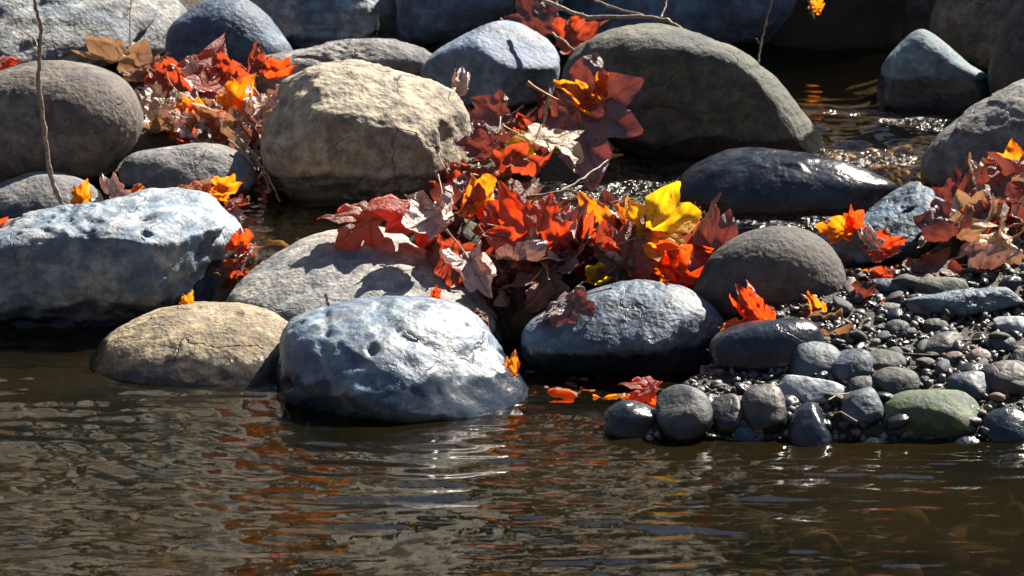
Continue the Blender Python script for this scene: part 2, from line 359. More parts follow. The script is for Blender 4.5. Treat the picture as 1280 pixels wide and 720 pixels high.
rock('boulder', [(526, 95), (540, 70), (568, 50), (600, 35), (625, 26), (655, 30), (685, 50), (698, 72), (697, 100), (682, 128), (640, 142), (590, 135), (545, 118)],
     1.45, M['bluelit'], 'blue boulder with a sunlit wedge-shaped top, above the middle leaves', bulge=(615, 82), front=.85, e1=.78, e2=.75, lean=.3, amp=.03, seed=13,
     cuts=[(.35, .75, .6, .64), (-.35, -.15, 1, .74), (.5, -.5, .7, .7)], chips=.03, group=G2)
rock('boulder', [(703, 100), (715, 70), (735, 50), (772, 36), (820, 29), (872, 42), (920, 62), (960, 90), (988, 122), (1016, 155), (1031, 180), (1015, 200), (950, 208), (880, 213), (820, 208), (760, 180), (718, 138)],
     1.28, M['green'], 'big greenish grey boulder in shade with only its upper rim in sun', bulge=(855, 110), front=.8, e1=.8, e2=.72, lean=.08, amp=.02, seed=14, strata=.03, sf=2.5, cuts=[(0, -.28, 1, .70), (.7, .3, .6, .85), (.1, .9, .35, .9)], chips=.03, group=G2)
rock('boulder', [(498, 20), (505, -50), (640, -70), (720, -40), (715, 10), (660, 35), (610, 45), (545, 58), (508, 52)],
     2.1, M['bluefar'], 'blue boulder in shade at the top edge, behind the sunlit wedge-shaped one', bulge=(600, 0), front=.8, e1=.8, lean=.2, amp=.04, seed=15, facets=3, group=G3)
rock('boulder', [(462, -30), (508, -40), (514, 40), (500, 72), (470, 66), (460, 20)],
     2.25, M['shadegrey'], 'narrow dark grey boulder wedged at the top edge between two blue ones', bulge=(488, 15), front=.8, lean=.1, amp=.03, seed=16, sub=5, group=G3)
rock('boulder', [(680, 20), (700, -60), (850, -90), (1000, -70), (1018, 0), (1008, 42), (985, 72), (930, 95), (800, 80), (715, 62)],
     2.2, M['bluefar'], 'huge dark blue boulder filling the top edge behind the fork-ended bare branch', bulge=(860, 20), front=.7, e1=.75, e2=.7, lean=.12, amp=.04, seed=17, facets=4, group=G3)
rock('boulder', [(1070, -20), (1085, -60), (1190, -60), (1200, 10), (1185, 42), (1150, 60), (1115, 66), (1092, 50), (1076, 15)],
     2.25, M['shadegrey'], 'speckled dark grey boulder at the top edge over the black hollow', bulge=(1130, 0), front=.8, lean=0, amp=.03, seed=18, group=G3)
rock('boulder', [(1163, 35), (1172, 0), (1200, -50), (1310, -60), (1330, 60), (1270, 108), (1220, 90), (1180, 62)],
     2.0, M['brown'], 'brown rounded boulder in the top right corner behind the cone-shaped blue one', bulge=(1235, 20), front=.8, lean=.1, amp=.03, seed=19, group=G3)
rock('boulder', [(1097, 112), (1104, 82), (1120, 60), (1140, 41), (1156, 38), (1180, 54), (1210, 79), (1238, 100), (1237, 128), (1200, 150), (1150, 153), (1104, 142)],
     1.62, M['cone'], 'cone-shaped blue boulder with a pale dry tip and dark wet foot', cuts=[(0, -.2, 1, .7)], bulge=(1155, 95), front=.8, e1=.9, e2=.85, lean=.1, amp=.02, seed=20, group=G3)
rock('boulder', [(1239, 110), (1240, 75), (1258, 25), (1300, -30), (1370, 40), (1380, 150), (1300, 180), (1250, 140)],
     1.55, M['shadegrey'], 'tall dark boulder leaning in at the right edge near the top', bulge=(1300, 80), front=.8, lean=0, amp=.03, seed=21, group=G3)
rock('boulder', [(1154, 208), (1165, 185), (1190, 156), (1230, 126), (1280, 102), (1340, 100), (1390, 200), (1350, 275), (1250, 285), (1190, 262), (1158, 232)],
     1.02, M['grey'], 'large sloping grey boulder at the right edge above the dry leaves', bulge=(1265, 190), front=.8, e1=.85, lean=.1, amp=.045, seed=22, chips=.04, strata=.03, group=G2)
rock('boulder', [(843, 237), (862, 211), (900, 191), (940, 185), (1000, 190), (1060, 205), (1098, 222), (1122, 232), (1100, 256), (1080, 275), (1000, 285), (900, 282), (855, 262)],
     .90, M['wet'], 'long low wet black boulder glinting in the riffle', bulge=(970, 235), front=.75, e1=.8, e2=.75, lean=.45, amp=.04, seed=31, chips=.04, group=G2)
rock('boulder', [(1040, 305), (1072, 277), (1108, 247), (1148, 226), (1176, 233), (1203, 262), (1198, 285), (1172, 308), (1130, 332), (1070, 338), (1036, 322)],
     .63, M['angular'], 'angular blue slate boulder with sharp ledges, beside the upright orange leaves', bulge=(1125, 275), front=.8, e1=.8, e2=.7, lean=.4, amp=.05, seed=24, facets=9, fk=.95, chips=.06, strata=.10, sf=4, sdir=(-.5, .8, .4), group=G2)
rock('boulder', [(866, 372), (874, 345), (894, 315), (930, 292), (972, 283), (1013, 290), (1044, 315), (1059, 350), (1056, 375), (1035, 395), (1000, 408), (940, 410), (888, 398)],
     .41, M['shadegrey'], 'round dark grey boulder like a ball, right of the yellow leaf', bulge=(960, 345), front=.95, e1=.95, e2=.9, lean=.1, amp=.012, seed=25, group=G2)
rock('boulder', [(653, 430), (663, 402), (700, 380), (750, 362), (800, 353), (850, 358), (885, 378), (905, 400), (912, 432), (895, 460), (820, 472), (740, 474), (675, 464)],
     .30, M['mid'], 'blue and white boulder holding up the middle leaf heap above the water', bulge=(790, 420), front=.9, e1=.85, e2=.85, lean=.5, amp=.035, seed=26, chips=.04, pits=.03, cuts=[(.7, -.15, .8, .70), (-.2, .6, .8, .78), (-.1, -.7, .7, .74)], group=G1)
rock('boulder', [(885, 440), (898, 416), (930, 404), (970, 399), (1010, 400), (1028, 415), (1024, 442), (985, 470), (905, 470)],
     .12, M['p_wet'], 'low black wet boulder in front of the ball-shaped one', bulge=(955, 430), front=.8, lean=.3, amp=.03, seed=27, sub=5, group=G1)
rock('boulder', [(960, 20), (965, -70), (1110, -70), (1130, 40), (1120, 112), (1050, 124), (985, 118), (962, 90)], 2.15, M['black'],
     'boulder coloured black for the deep shade at the back of the hollow', bulge=(1040, 20), front=.35, seed=28, sub=5, lean=-.25, group=G3)  # added behind the hollow; its black colour is painted shade

# ------------------------------------------------------------------ stones on the bar
S = [
 ((752, 500, 826, 558), 'p_wet', 'wet black stone at the left tip of the pebble bar, half in the water'),
 ((818, 480, 890, 556), 'p_grey', 'egg-shaped dark grey stone second from the left tip of the bar'),
 ((836, 528, 886, 568), 'p_wet', 'small wet teal stone at the waterline below the egg-shaped grey one'),
 ((884, 492, 932, 545), 'p_brown', 'dark stone between the egg-shaped grey stone and the upright brown one'),
 ((926, 479, 986, 548), 'p_brown', 'upright smooth brown-grey stone left of the white stone'),
 ((902, 526, 960, 566), 'p_wet', 'wet bluish stone at the waterline under the upright brown-grey stone'),
 ((970, 467, 1057, 509), 'p_white', 'pale blue-white wedge stone, the brightest on the pebble bar'),
 ((984, 503, 1044, 582), 'p_wet', 'wet dark stone with a bright glint down its side, under the white stone'),
 ((976, 428, 1054, 480), 'p_blue', 'rounded slate blue stone just above the white stone'),
 ((1038, 433, 1092, 480), 'p_blue', 'blue stone leaning on the slate blue one above the white stone'),
 ((1074, 437, 1132, 470), 'p_olive', 'flat olive stone behind the leaning blue stone'),
 ((1088, 459, 1150, 502), 'p_olive', 'olive stone just behind the mossy green stone'),
 ((1050, 482, 1102, 540), 'p_blue', 'squarish blue-grey stone left of the mossy green stone'),
 ((1097, 486, 1231, 556), 'p_green', 'large oval mossy green stone near the waterline'),
 ((1052, 546, 1168, 582), 'p_wet', 'long flat wet blue stone lying in the water below the mossy green stone'),
 ((1173, 542, 1234, 576), 'p_wet', 'small wet dark stone in the water at the right end of the long flat one'),
 ((1226, 508, 1290, 566), 'p_wet', 'wet dark stone at the right edge of the waterline'),
 ((1183, 463, 1243, 504), 'p_blue', 'rounded dark blue stone right above the mossy green stone'),
 ((1226, 450, 1292, 496), 'p_brown', 'dark brown stone at the right edge above the waterline'),
 ((1205, 436, 1240, 458), 'p_pink', 'small tan stone above the dark blue one'),
 ((1182, 439, 1204, 455), 'p_pink', 'very small pinkish stone left of the small tan one'),
 ((1238, 394, 1292, 422), 'p_white', 'smooth pale blue stone at the right edge of the bar'),
 ((1106, 399, 1137, 426), 'p_grey', 'small grey angular stone right of the tan curled leaf'),
 ((1152, 398, 1186, 417), 'p_olive', 'small flat olive stone between the slanted stone and the layered slab'),
 ((1060, 470, 1100, 500), 'p_grey', 'small grey stone wedged between the white stone and the olive one'),
 ((1150, 486, 1190, 505), 'p_brown', 'small brown stone resting behind the mossy green stone'),
 ((1080, 348, 1150, 368), 'p_blue', 'flat wet blue stone at the far edge of the bar'),
 ((1140, 346, 1210, 374), 'p_olive', 'flat green stone at the far edge of the bar beneath the layered slab'),
 ((1236, 420, 1270, 440), 'p_grey', 'small grey stone near the right edge below the smooth pale blue one'),
 ((1090, 378, 1130, 396), 'p_brown', 'thin brown stone beside the folded dark red leaf'),
 ((1262, 436, 1300, 462), 'p_grey', 'grey stone cut by the right edge, over the dark brown one'),
]
for i, (bx, mk, lb) in enumerate(S):
    stone('stone', bx, M[mk], lb, seed=40+i, facets=3 if mk in ('p_white', 'p_blue') else 2, sq=.2 if i in (12, 6) else .12)
stone('stone', (1142, 418, 1208, 446), M['p_grey'], 'slanted long dark grey stone in the middle of the pebble bar', seed=90, rot=-.35)
stone('stone', (1120, 362, 1300, 396), M['angular'], 'long layered blue slab running out of frame at the right', seed=91, rot=-.12, facets=5, sub=6, chips=.08)

# ------------------------------------------------------------------ auto labels
AUTO = []   # (obj, px, py, look words, noun)
def finish_auto():
    from collections import defaultdict
    marks = [(785, 525, 'the leftmost wet stone'), (955, 512, 'the upright brown-grey stone'), (1012, 487, 'the white wedge stone'), (1165, 520, 'the mossy green stone'),
             (1175, 432, 'the slanted long stone'), (1255, 408, 'the pale blue edge stone'), (1190, 378, 'the layered blue slab'), (1015, 450, 'the slate blue stone'),
             (1260, 475, 'the dark brown edge stone'), (1210, 482, 'the dark blue stone'), (1122, 412, 'the small angular stone'), (960, 340, 'the ball-shaped dark boulder'),
             (780, 400, 'the heap-bearing boulder'), (455, 330, 'the pale leaf-shadowed boulder'), (460, 160, 'the big tan block'), (860, 120, 'the big greenish grey boulder'),
             (80, 150, 'the big brown boulder'), (235, 215, 'the small flat grey boulder'), (285, 45, 'the dome-shaped boulder'), (615, 85, 'the wedge-topped boulder'),
             (830, 270, 'the yellow leaf'), (1130, 275, 'the slate boulder'), (1225, 185, 'the sloping right boulder'), (970, 230, 'the wet black boulder'), (960, 430, 'the low black wet boulder'),
             (740, 150, 'the big purple leaf'), (500, 450, 'the foremost boulder'), (150, 320, 'the pitted boulder'), (650, 290, 'the red glowing leaf'), (1100, 450, 'the flat olive stone')]
    bucket = defaultdict(list)
    for o, px, py, look, noun in AUTO:
        best = sorted(marks, key=lambda m: math.hypot(m[0]-px, (m[1]-py)*1.3))[0]
        dx, dy = px-best[0], (py-best[1])*1.3; d = math.hypot(dx, dy)
        rel = ('just ' if d < 60 else '')+(('right of' if dx > 0 else 'left of') if abs(dx) > abs(dy) else ('below' if dy > 0 else 'above'))
        bucket[(look, noun, rel, best[2])].append((px, py, o))
    ords = ['leftmost', 'second from left', 'third from left', 'fourth from left', 'fifth from left', 'sixth from left', 'seventh from left', 'eighth from left', 'ninth from left', 'tenth from left']
    for (look, noun, rel, mk), L_ in bucket.items():
        L_.sort(key=lambda q: q[0])
        for i, (px, py, o) in enumerate(L_):
            base = ' '.join(f'{look} {noun} {rel} {mk}'.split())
            if len(L_) > 1:
                w = 'rightmost' if i == len(L_)-1 and i > 0 else ords[min(i, 9)]
                base = f'{w} '+base 
            o['label'] = base
# ------------------------------------------------------------------ small pebbles on the bar, each its own
def ell_pebble_mesh(seed):
    D, F = ico(3); rs = np.random.RandomState(seed)
    Q = D*np.array([1, rs.uniform(.6, .95), rs.uniform(.4, .75)])
    for k in range(4):
        n = rs.normal(size=3); n /= np.linalg.norm(n); ex = (Q@n).max(); h = Q@n-ex*rs.uniform(.7, .9); Q = Q-np.outer(np.where(h > 0, h*.8, 0), n)
    Q = Q*(1+.16*fbm(D*1.3+seed*3.3, 3)[:, None])
    return mesh_np('pebble', Q, F)
peb_meshes = {}
PC = ['p_blue', 'p_grey', 'p_brown', 'p_wet', 'p_olive', 'p_grey', 'p_pink', 'p_wet']
LOOK = {'p_blue': 'blue-grey', 'p_grey': 'grey', 'p_brown': 'brown', 'p_wet': 'wet black', 'p_olive': 'olive', 'p_pink': 'pinkish'}
for k in PC:
    for j in range(3):
        if (k, j) not in peb_meshes:
            me = ell_pebble_mesh(hash_ := (PC.index(k)*7+j+1)); me.materials.append(M[k]); peb_meshes[(k, j)] = me
rs = np.random.RandomState(11)
cnt = 0; tries = 0; placed = []
while cnt < 250 and tries < 6000:
    tries += 1
    px = rs.uniform(880, 1295); py = rs.uniform(345, 556)
    lim = 545-(px-880)*1.15                       # upper left part of the bar is not gravel
    if py < max(348, 480-(px-900)*.75): continue
    big = cnt < 70
    r = (rs.uniform(9, 17) if big else rs.uniform(4.5, 9))/711
    p = surf_hit(px, py)
    if p[1] > .46 and p[0] < .8: continue
    if any((q[0]-p[0])**2+((q[1]-p[1])*.8)**2 < ((q[2]+r)*.82)**2 for q in placed): continue
    placed.append((p[0], p[1], r))
    k = PC[rs.randint(len(PC))]; me = peb_meshes[(k, rs.randint(3))]
    o = link('pebble', me, None, (p[0], p[1], float(zt(np.array([p[0]]), np.array([p[1]]))[0])+r*rs.uniform(.15, .6)))
    o.scale = (r*rs.uniform(.9, 1.35), r, r*rs.uniform(.6, 1)); o.rotation_euler = (rs.uniform(-.5, .5), rs.uniform(-.5, .5), rs.uniform(0, 6.28))
    tag(o, None, 'pebble', 'small pebbles on the bar')
    AUTO.append((o, px, py, ('' if big else 'tiny ')+LOOK[k], 'pebble')); cnt += 1

# ------------------------------------------------------------------ gravel (uncountable) as stuff
def gravel(name, n, region, rmin, rmax, mat, seed, lift=.3, sub=1, kind='stuff', label=None):
    D, F = ico(sub); rs = np.random.RandomState(seed); VV = []; FF = []
    xs = rs.uniform(region[0], region[1], n*3); ys = rs.uniform(region[2], region[3], n*3)
    m = region[4](xs, ys); xs = xs[m][:n]; ys = ys[m][:n]; zs = zt(xs, ys)
    for i in range(len(xs)):
        r = rmin+(rmax-rmin)*rs.rand()**2.2
        a = rs.normal(size=3); q = np.linalg.qr(rs.normal(size=(3, 3)))[0]
        V = (D*(1+(.18 if sub < 2 else .03)*rs.normal(size=(len(D), 1)))*np.array([1, rs.uniform(.6, 1), rs.uniform(.35, .7)])*r)@q
        VV.append(V+[xs[i], ys[i], zs[i]+r*lift]); FF.append(F+i*len(D))
    me = mesh_np(name, np.concatenate(VV), np.concatenate(FF)); o = link(name, me, mat); tag(o, label, 'gravel', None, kind); return o
def gravel_mat(name, cols, scale=60, rough=.45, bed=False):
    m, nt = new_mat(name); geo = N(nt, 'ShaderNodeNewGeometry'); 
    cr = N(nt, 'ShaderNodeValToRGB'); cr.color_ramp.interpolation = 'CONSTANT'
    rnd = geo.outputs['Random Per Island']; L(nt, rnd, cr.inputs[0])
    els = cr.color_ramp.elements
    while len(els) < len(cols): els.new(.5)
    for i, c in enumerate(cols): els[i].position = i/len(cols); els[i].color = (*c, 1)
    tc = N(nt, 'ShaderNodeTexCoord'); n_ = noise(nt, tc.outputs['Object'], 160, 4, .6)
    col = mixc(nt, mrange(nt, n_, .3, .7), mixc(nt, 1., cr.outputs[0], (.7, .7, .7), 'MULTIPLY'), mixc(nt, 1., cr.outputs[0], (1.25, 1.25, 1.25), 'MULTIPLY'))
    bp = N(nt, 'ShaderNodeBump'); bp.inputs['Strength'].default_value = .4; bp.inputs['Distance'].default_value = .004; L(nt, n_, bp.inputs['Height'])
    b = N(nt, 'ShaderNodeBsdfPrincipled'); L(nt, col, b.inputs['Base Color']); L(nt, bp.outputs[0], b.inputs['Normal']); b.inputs['Roughness'].default_value = rough
    o = N(nt, 'ShaderNodeOutputMaterial'); L(nt, b.outputs[0], o.inputs[0]); return m
gm = gravel_mat('bar_gravel', [(.055, .055, .06), (.09, .085, .09), (.04, .045, .05), (.12, .10, .095), (.06, .075, .09), (.15, .14, .13), (.07, .06, .055)], rough=.5)
gravel('gravel', 5500, (.1, 1.25, -.22, .72, lambda x, y: (bar_mask(x, y) > .35) & ((y < .47) | (x > .85))), .002, .012, gm, 5, label='fine wet dark gravel between the stones of the pebble bar')
bedm2 = gravel_mat('pool_bed_gravel', [(.075, .055, .017), (.050, .040, .014), (.10, .07, .02), (.045, .038, .015), (.06, .05, .015), (.08, .048, .015)], rough=.8)
bedm = gravel_mat('bed_gravel', [(.34, .24, .09), (.20, .15, .06), (.42, .30, .10), (.12, .10, .05), (.36, .20, .07), (.22, .20, .10)], rough=.7)
gravel('bed_gravel', 3000, (-1.5, 1.5, -1.6, .45, lambda x, y: bar_mask(x, y) < .5), .015, .085, bedm2, 6, lift=-.45, sub=2, label='brown cobbles and gravel on the stream bed under the water')
gravel('bed_gravel', 2600, (-1.2, 1.2, .55, 1.5, lambda x, y: zt(x, y) < .07), .008, .035, bedm, 8, lift=.1, sub=2, label='golden brown gravel under the shallow upper pool')

# ------------------------------------------------------------------ ground sheet
def grid(name, xs, ys, fz, mat, kind='structure', label=None):
    X, Y_ = np.meshgrid(xs, ys); Z = fz(X, Y_); nx, ny = len(xs), len(ys)
    V = np.stack([X.ravel(), Y_.ravel(), Z.ravel()], 1)
    i = np.arange(ny-1)[:, None]*nx+np.arange(nx-1)[None]; i = i.ravel()
    F = np.stack([i, i+1, i+1+nx, i+nx], 1)
    o = link(name, mesh_np(name, V, F), mat); tag(o, label, None, None, kind); return o
m, nt = new_mat('stream_bed_soil'); tc = N(nt, 'ShaderNodeTexCoord'); v = tc.outputs['Object']
n1 = noise(nt, v, 14, 6, .65); n2 = noise(nt, v, 90, 5, .7)
c = mixc(nt, mrange(nt, n1, .35, .65), (.016, .013, .008), (.036, .029, .015))
sy0 = N(nt, 'ShaderNodeSeparateXYZ'); L(nt, v, sy0.inputs[0])
c = mixc(nt, math_(nt, 'MULTIPLY', mrange(nt, sy0.outputs[2], .10, .07), math_(nt, 'MULTIPLY', mrange(nt, sy0.outputs[1], .58, .66), mrange(nt, sy0.outputs[1], 1.5, 1.3))), c, (.24, .165, .07)); c = mixc(nt, mrange(nt, n2, .45, .65), c, (.03, .024, .02))
vo = N(nt, 'ShaderNodeTexVoronoi'); vo.inputs['Scale'].default_value = 9; L(nt, v, vo.inputs['Vector'])
lit = N(nt, 'ShaderNodeValToRGB'); sxx = N(nt, 'ShaderNodeSeparateColor'); L(nt, vo.outputs['Color'], sxx.inputs[0]); L(nt, sxx.outputs[0], lit.inputs[0])
for i_, (p_, c_) in enumerate([(0, (.20, .15, .08, 1)), (1, (.36, .31, .22, 1))]): lit.color_ramp.elements[i_].position = p_; lit.color_ramp.elements[i_].color = c_
e_ = lit.color_ramp.elements.new(.5); e_.color = (.17, .11, .05, 1)
sy = N(nt, 'ShaderNodeSeparateXYZ'); L(nt, v, sy.inputs[0])
patch = mrange(nt, noise(nt, v, 1.3, 3, .55), .44, .56, .04, 1)  # bright and dark patches stand in for sunlit litter and trunks in the reflection
c = mixc(nt, math_(nt, 'MULTIPLY', mrange(nt, sy.outputs[1], 2.9, 3.6), patch), c, lit.outputs[0])
bp = N(nt, 'ShaderNodeBump'); bp.inputs['Strength'].default_value = .8; bp.inputs['Distance'].default_value = .02; L(nt, math_(nt, 'ADD', n1, n2), bp.inputs['Height'])
b = N(nt, 'ShaderNodeBsdfPrincipled'); L(nt, c, b.inputs['Base Color']); L(nt, bp.outputs[0], b.inputs['Normal']); b.inputs['Roughness'].default_value = .7
o_ = N(nt, 'ShaderNodeOutputMaterial'); L(nt, b.outputs[0], o_.inputs[0])
def nonuni(lo, hi, fl, fh, step, growth=1.25):
    a = list(np.arange(fl, fh, step)); s = step; x = fl; left = []
    while x > lo: s *= growth; x -= s; left.append(x)
    s = step; x = a[-1]; r = []
    while x < hi: s *= growth; x += s; r.append(x)
    return np.array(left[::-1]+a+r)
grid('ground', nonuni(-120, 120, -1.8, 1.8, .02), nonuni(-80, 200, -1.6, 3.4, .02), zt, m)

# ------------------------------------------------------------------ water
m, nt = new_mat('stream_water'); geo = N(nt, 'ShaderNodeNewGeometry')
mp = N(nt, 'ShaderNodeMapping'); mp.inputs['Scale'].default_value = (1, 1, 1); L(nt, geo.outputs['Position'], mp.inputs[0]); v = mp.outputs[0]
nA = noise(nt, v, 26, 3, .5, .3); nB = noise(nt, v, 75, 2, .5)
bp = N(nt, 'ShaderNodeBump'); ria = N(nt, 'ShaderNodeAttribute', attribute_name='riffle'); L(nt, math_(nt, 'ADD', math_(nt, 'MULTIPLY', ria.outputs['Fac'], .9), .06), bp.inputs['Strength']); L(nt, math_(nt, 'ADD', math_(nt, 'MULTIPLY', ria.outputs['Fac'], .045), .006), bp.inputs['Distance'])
L(nt, math_(nt, 'ADD', nA, math_(nt, 'MULTIPLY', nB, .35)), bp.inputs['Height'])
fr = N(nt, 'ShaderNodeFresnel'); fr.inputs['IOR'].default_value = 1.34; L(nt, bp.outputs[0], fr.inputs['Normal'])
tr = N(nt, 'ShaderNodeBsdfTransparent'); tr.inputs[0].default_value = (.70, .57, .36, 1)
gl = N(nt, 'ShaderNodeBsdfGlossy'); L(nt, math_(nt, 'ADD', math_(nt, 'MULTIPLY', ria.outputs['Fac'], .16), .045), gl.inputs['Roughness']); gl.inputs[0].default_value = (1, 1, 1, 1); L(nt, bp.outputs[0], gl.inputs['Normal'])
spw = N(nt, 'ShaderNodeSeparateXYZ'); L(nt, v, spw.inputs[0])
silt = N(nt, 'ShaderNodeBsdfDiffuse'); L(nt, mixc(nt, mrange(nt, noise(nt, v, 2.2, 3, .5), .35, .65), (.0045, .0045, .0018), (.015, .0105, .003)), silt.inputs[0])
mk = N(nt, 'ShaderNodeMixShader'); L(nt, mrange(nt, spw.outputs[1], .62, .1, .08, .55), mk.inputs[0]); L(nt, tr.outputs[0], mk.inputs[1]); L(nt, silt.outputs[0], mk.inputs[2])
mx = N(nt, 'ShaderNodeMixShader'); L(nt, math_(nt, 'MULTIPLY', fr.outputs[0], 1.0), mx.inputs[0]); L(nt, mk.outputs[0], mx.inputs[1]); L(nt, gl.outputs[0], mx.inputs[2])
o_ = N(nt, 'ShaderNodeOutputMaterial'); L(nt, mx.outputs[0], o_.inputs[0])
def water_z(X, Y):
    P = np.stack([X.ravel(), Y.ravel(), X.ravel()*0], 1); 
    fade = (np.exp(-(np.maximum(np.abs(X)-2, 0))**2)*np.exp(-(np.maximum(-Y-2, 0)/3)**2)).ravel()
    rif = (sst(.42, .5, Y)*(1-sst(.62, .7, Y))*.8+sst(.66, .8, Y)*(1-sst(1.5, 1.7, Y))*sst(-.1, .1, X)*1.0).ravel()
    w = .0040*pn(P*[3.2, 10, 1]+3)+.0032*pn(P*[7.5, 27, 1]+8)+.0013*pn(P*[15, 55, 1]+1)+.0005*pn(P*[50, 75, 1])
    # rings spreading from the foremost boulder
    r = np.hypot(P[:, 0]+.20, P[:, 1]-.12); w += .0005*np.sin(r*95)*np.exp(-((r-.45)/.5)**2)
    w += rif*(.006*fbm(P*[14, 18, 1]+4, 3, .55))
    w += rif*.012*fbm(P*[16, 24, 1]+9, 2, .5)
    return zw(X, Y)+(w*fade).reshape(X.shape)
grid('water', nonuni(-9, 9, -1.3, 1.3, .0075, 1.35), nonuni(-12, 2.9, -1.05, 2.3, .0075, 1.35), water_z, m)
wo = bpy.data.objects['water']; nv = len(wo.data.vertices); cc = np.empty(nv*3, np.float32); wo.data.vertices.foreach_get('co', cc); cc = cc.reshape(-1, 3)
ra = wo.data.attributes.new('riffle', 'FLOAT', 'POINT'); X_, Y_ = cc[:, 0], cc[:, 1]
ra.data.foreach_set('value', (np.maximum(sst(.66, .85, Y_)*(1-sst(1.6, 1.8, Y_))*sst(-.12, .08, X_), np.maximum(.6*sst(.44, .5, Y_)*(1-sst(.62, .7, Y_)), 0))*np.maximum(sst(-.05, .2, pn(np.stack([X_*4, Y_*5, X_*0+2], 1))), sst(.05, .12, X_)*(1-sst(.36, .45, X_))*sst(.80, .9, Y_)*(1-sst(1.3, 1.4, Y_)))).astype(np.float32))

# ------------------------------------------------------------------ leaves
def leaf_mat(name, top, under, trans, tw=.5, rough=.42, mott=None, tm=(.5, .2, .25)):
    m, nt = new_mat(name); tc = N(nt, 'ShaderNodeTexCoord'); oi = N(nt, 'ShaderNodeObjectInfo'); geo = N(nt, 'ShaderNodeNewGeometry')
    ad = N(nt, 'ShaderNodeVectorMath', operation='ADD'); L(nt, tc.outputs['Object'], ad.inputs[0])
    cb = N(nt, 'ShaderNodeVectorMath', operation='SCALE'); L(nt, oi.outputs['Location'], cb.inputs[0]); cb.inputs['Scale'].default_value = 9; L(nt, cb.outputs[0], ad.inputs[1]); v = ad.outputs[0]
    at_ = N(nt, 'ShaderNodeAttribute', attribute_name='vein')
    big = noise(nt, v, 2.2, 5, .65, .5); fine = noise(nt, v, 14, 4, .6)
    dk = mixc(nt, 1., top, (.35, .25, .28), 'MULTIPLY') if mott is None else mott
    c1 = mixc(nt, mrange(nt, big, .42, .68), top, dk)
    col = mixc(nt, geo.outputs['Backfacing'], c1, mixc(nt, mrange(nt, big, .4, .75, 0, .6), under, dk))
    col = mixc(nt, mrange(nt, fine, .5, .75, 0, .5), col, mixc(nt, 1., col, (.6, .55, .55), 'MULTIPLY'))
    col = mixc(nt, math_(nt, 'MULTIPLY', at_.outputs['Fac'], .45), col, mixc(nt, 1., mixc(nt, .5, col, (.5, .35, .2)), (1.1, 1.1, 1.1), 'MULTIPLY'))
    tcol = mixc(nt, mrange(nt, big, .45, .72, 0, .75), trans, mixc(nt, 1., trans, tm, 'MULTIPLY'))
    tcol = mixc(nt, math_(nt, 'MULTIPLY', at_.outputs['Fac'], .6), tcol, mixc(nt, 1., tcol, (.45, .35, .3), 'MULTIPLY'))
    vs_ = N(nt, 'ShaderNodeTexVoronoi', feature='DISTANCE_TO_EDGE'); vs_.inputs['Scale'].default_value = 16; L(nt, v, vs_.inputs['Vector'])
    net = mrange(nt, vs_.outputs['Distance'], .0, .09, .35, 0)
    spot = mrange(nt, noise(nt, v, 7, 5, .7), .60, .70, 0, .8)
    col = mixc(nt, spot, col, (.05, .025, .02)); tcol = mixc(nt, spot, tcol, (.10, .03, .01)); tcol = mixc(nt, net, tcol, mixc(nt, 1., tcol, (.4, .3, .3), 'MULTIPLY'))
    b = N(nt, 'ShaderNodeBsdfPrincipled'); L(nt, col, b.inputs['Base Color']); b.inputs['Roughness'].default_value = rough; b.inputs['Specular IOR Level'].default_value = .7
    bp = N(nt, 'ShaderNodeBump'); bp.inputs['Strength'].default_value = .8; bp.inputs['Distance'].default_value = .014; L(nt, math_(nt, 'ADD', fine, math_(nt, 'MULTIPLY', at_.outputs['Fac'], .8)), bp.inputs['Height']); L(nt, bp.outputs[0], b.inputs['Normal'])
    t = N(nt, 'ShaderNodeBsdfTranslucent'); L(nt, tcol, t.inputs[0])
    mx = N(nt, 'ShaderNodeMixShader'); mx.inputs[0].default_value = tw; L(nt, b.outputs[0], mx.inputs[1]); L(nt, t.outputs[0], mx.inputs[2])
    o = N(nt, 'ShaderNodeOutputMaterial'); L(nt, mx.outputs[0], o.inputs[0]); return m
LM = {
 'red':    leaf_mat('leaf_red_orange', (.42, .06, .025), (.42, .18, .15), (.92, .08, .008), .62),
 'orange': leaf_mat('leaf_orange', (.62, .18, .03), (.55, .30, .16), (1, .27, .008), .68),
 'yellow': leaf_mat('leaf_yellow', (.80, .50, .04), (.75, .5, .12), (1, .66, .01), .78, mott=(.8, .3, .02), tm=(1, .42, .5)),
 'rust':   leaf_mat('leaf_rust', (.20, .06, .04), (.27, .15, .12), (.60, .075, .02), .46),
 'purple': leaf_mat('leaf_purple_brown', (.14, .085, .10), (.24, .17, .19), (.26, .05, .03), .30, rough=.36),
 'pink':   leaf_mat('leaf_pinkish_tan', (.50, .37, .35), (.58, .46, .44), (.50, .20, .14), .14, rough=.34, mott=(.36, .23, .21)),
 'tan':    leaf_mat('leaf_tan', (.48, .36, .24), (.55, .43, .31), (.6, .30, .14), .18, mott=(.36, .25, .18)),
}
WORD = {'red': 'red-orange', 'orange': 'orange', 'yellow': 'yellow', 'rust': 'rusty', 'purple': 'purple-brown', 'pink': 'pinkish', 'tan': 'tan'}
m, nt = new_mat('leaf_stem'); b = N(nt, 'ShaderNodeBsdfPrincipled'); b.inputs['Base Color'].default_value = (.30, .14, .07, 1); b.inputs['Roughness'].default_value = .5
o_ = N(nt, 'ShaderNodeOutputMaterial'); L(nt, b.outputs[0], o_.inputs[0]); STEM = m
LOBES = [(0, 1.0, .50), (.84, .92, .48), (-.84, .92, .48), (1.72, .66, .52), (-1.72, .66, .52)]
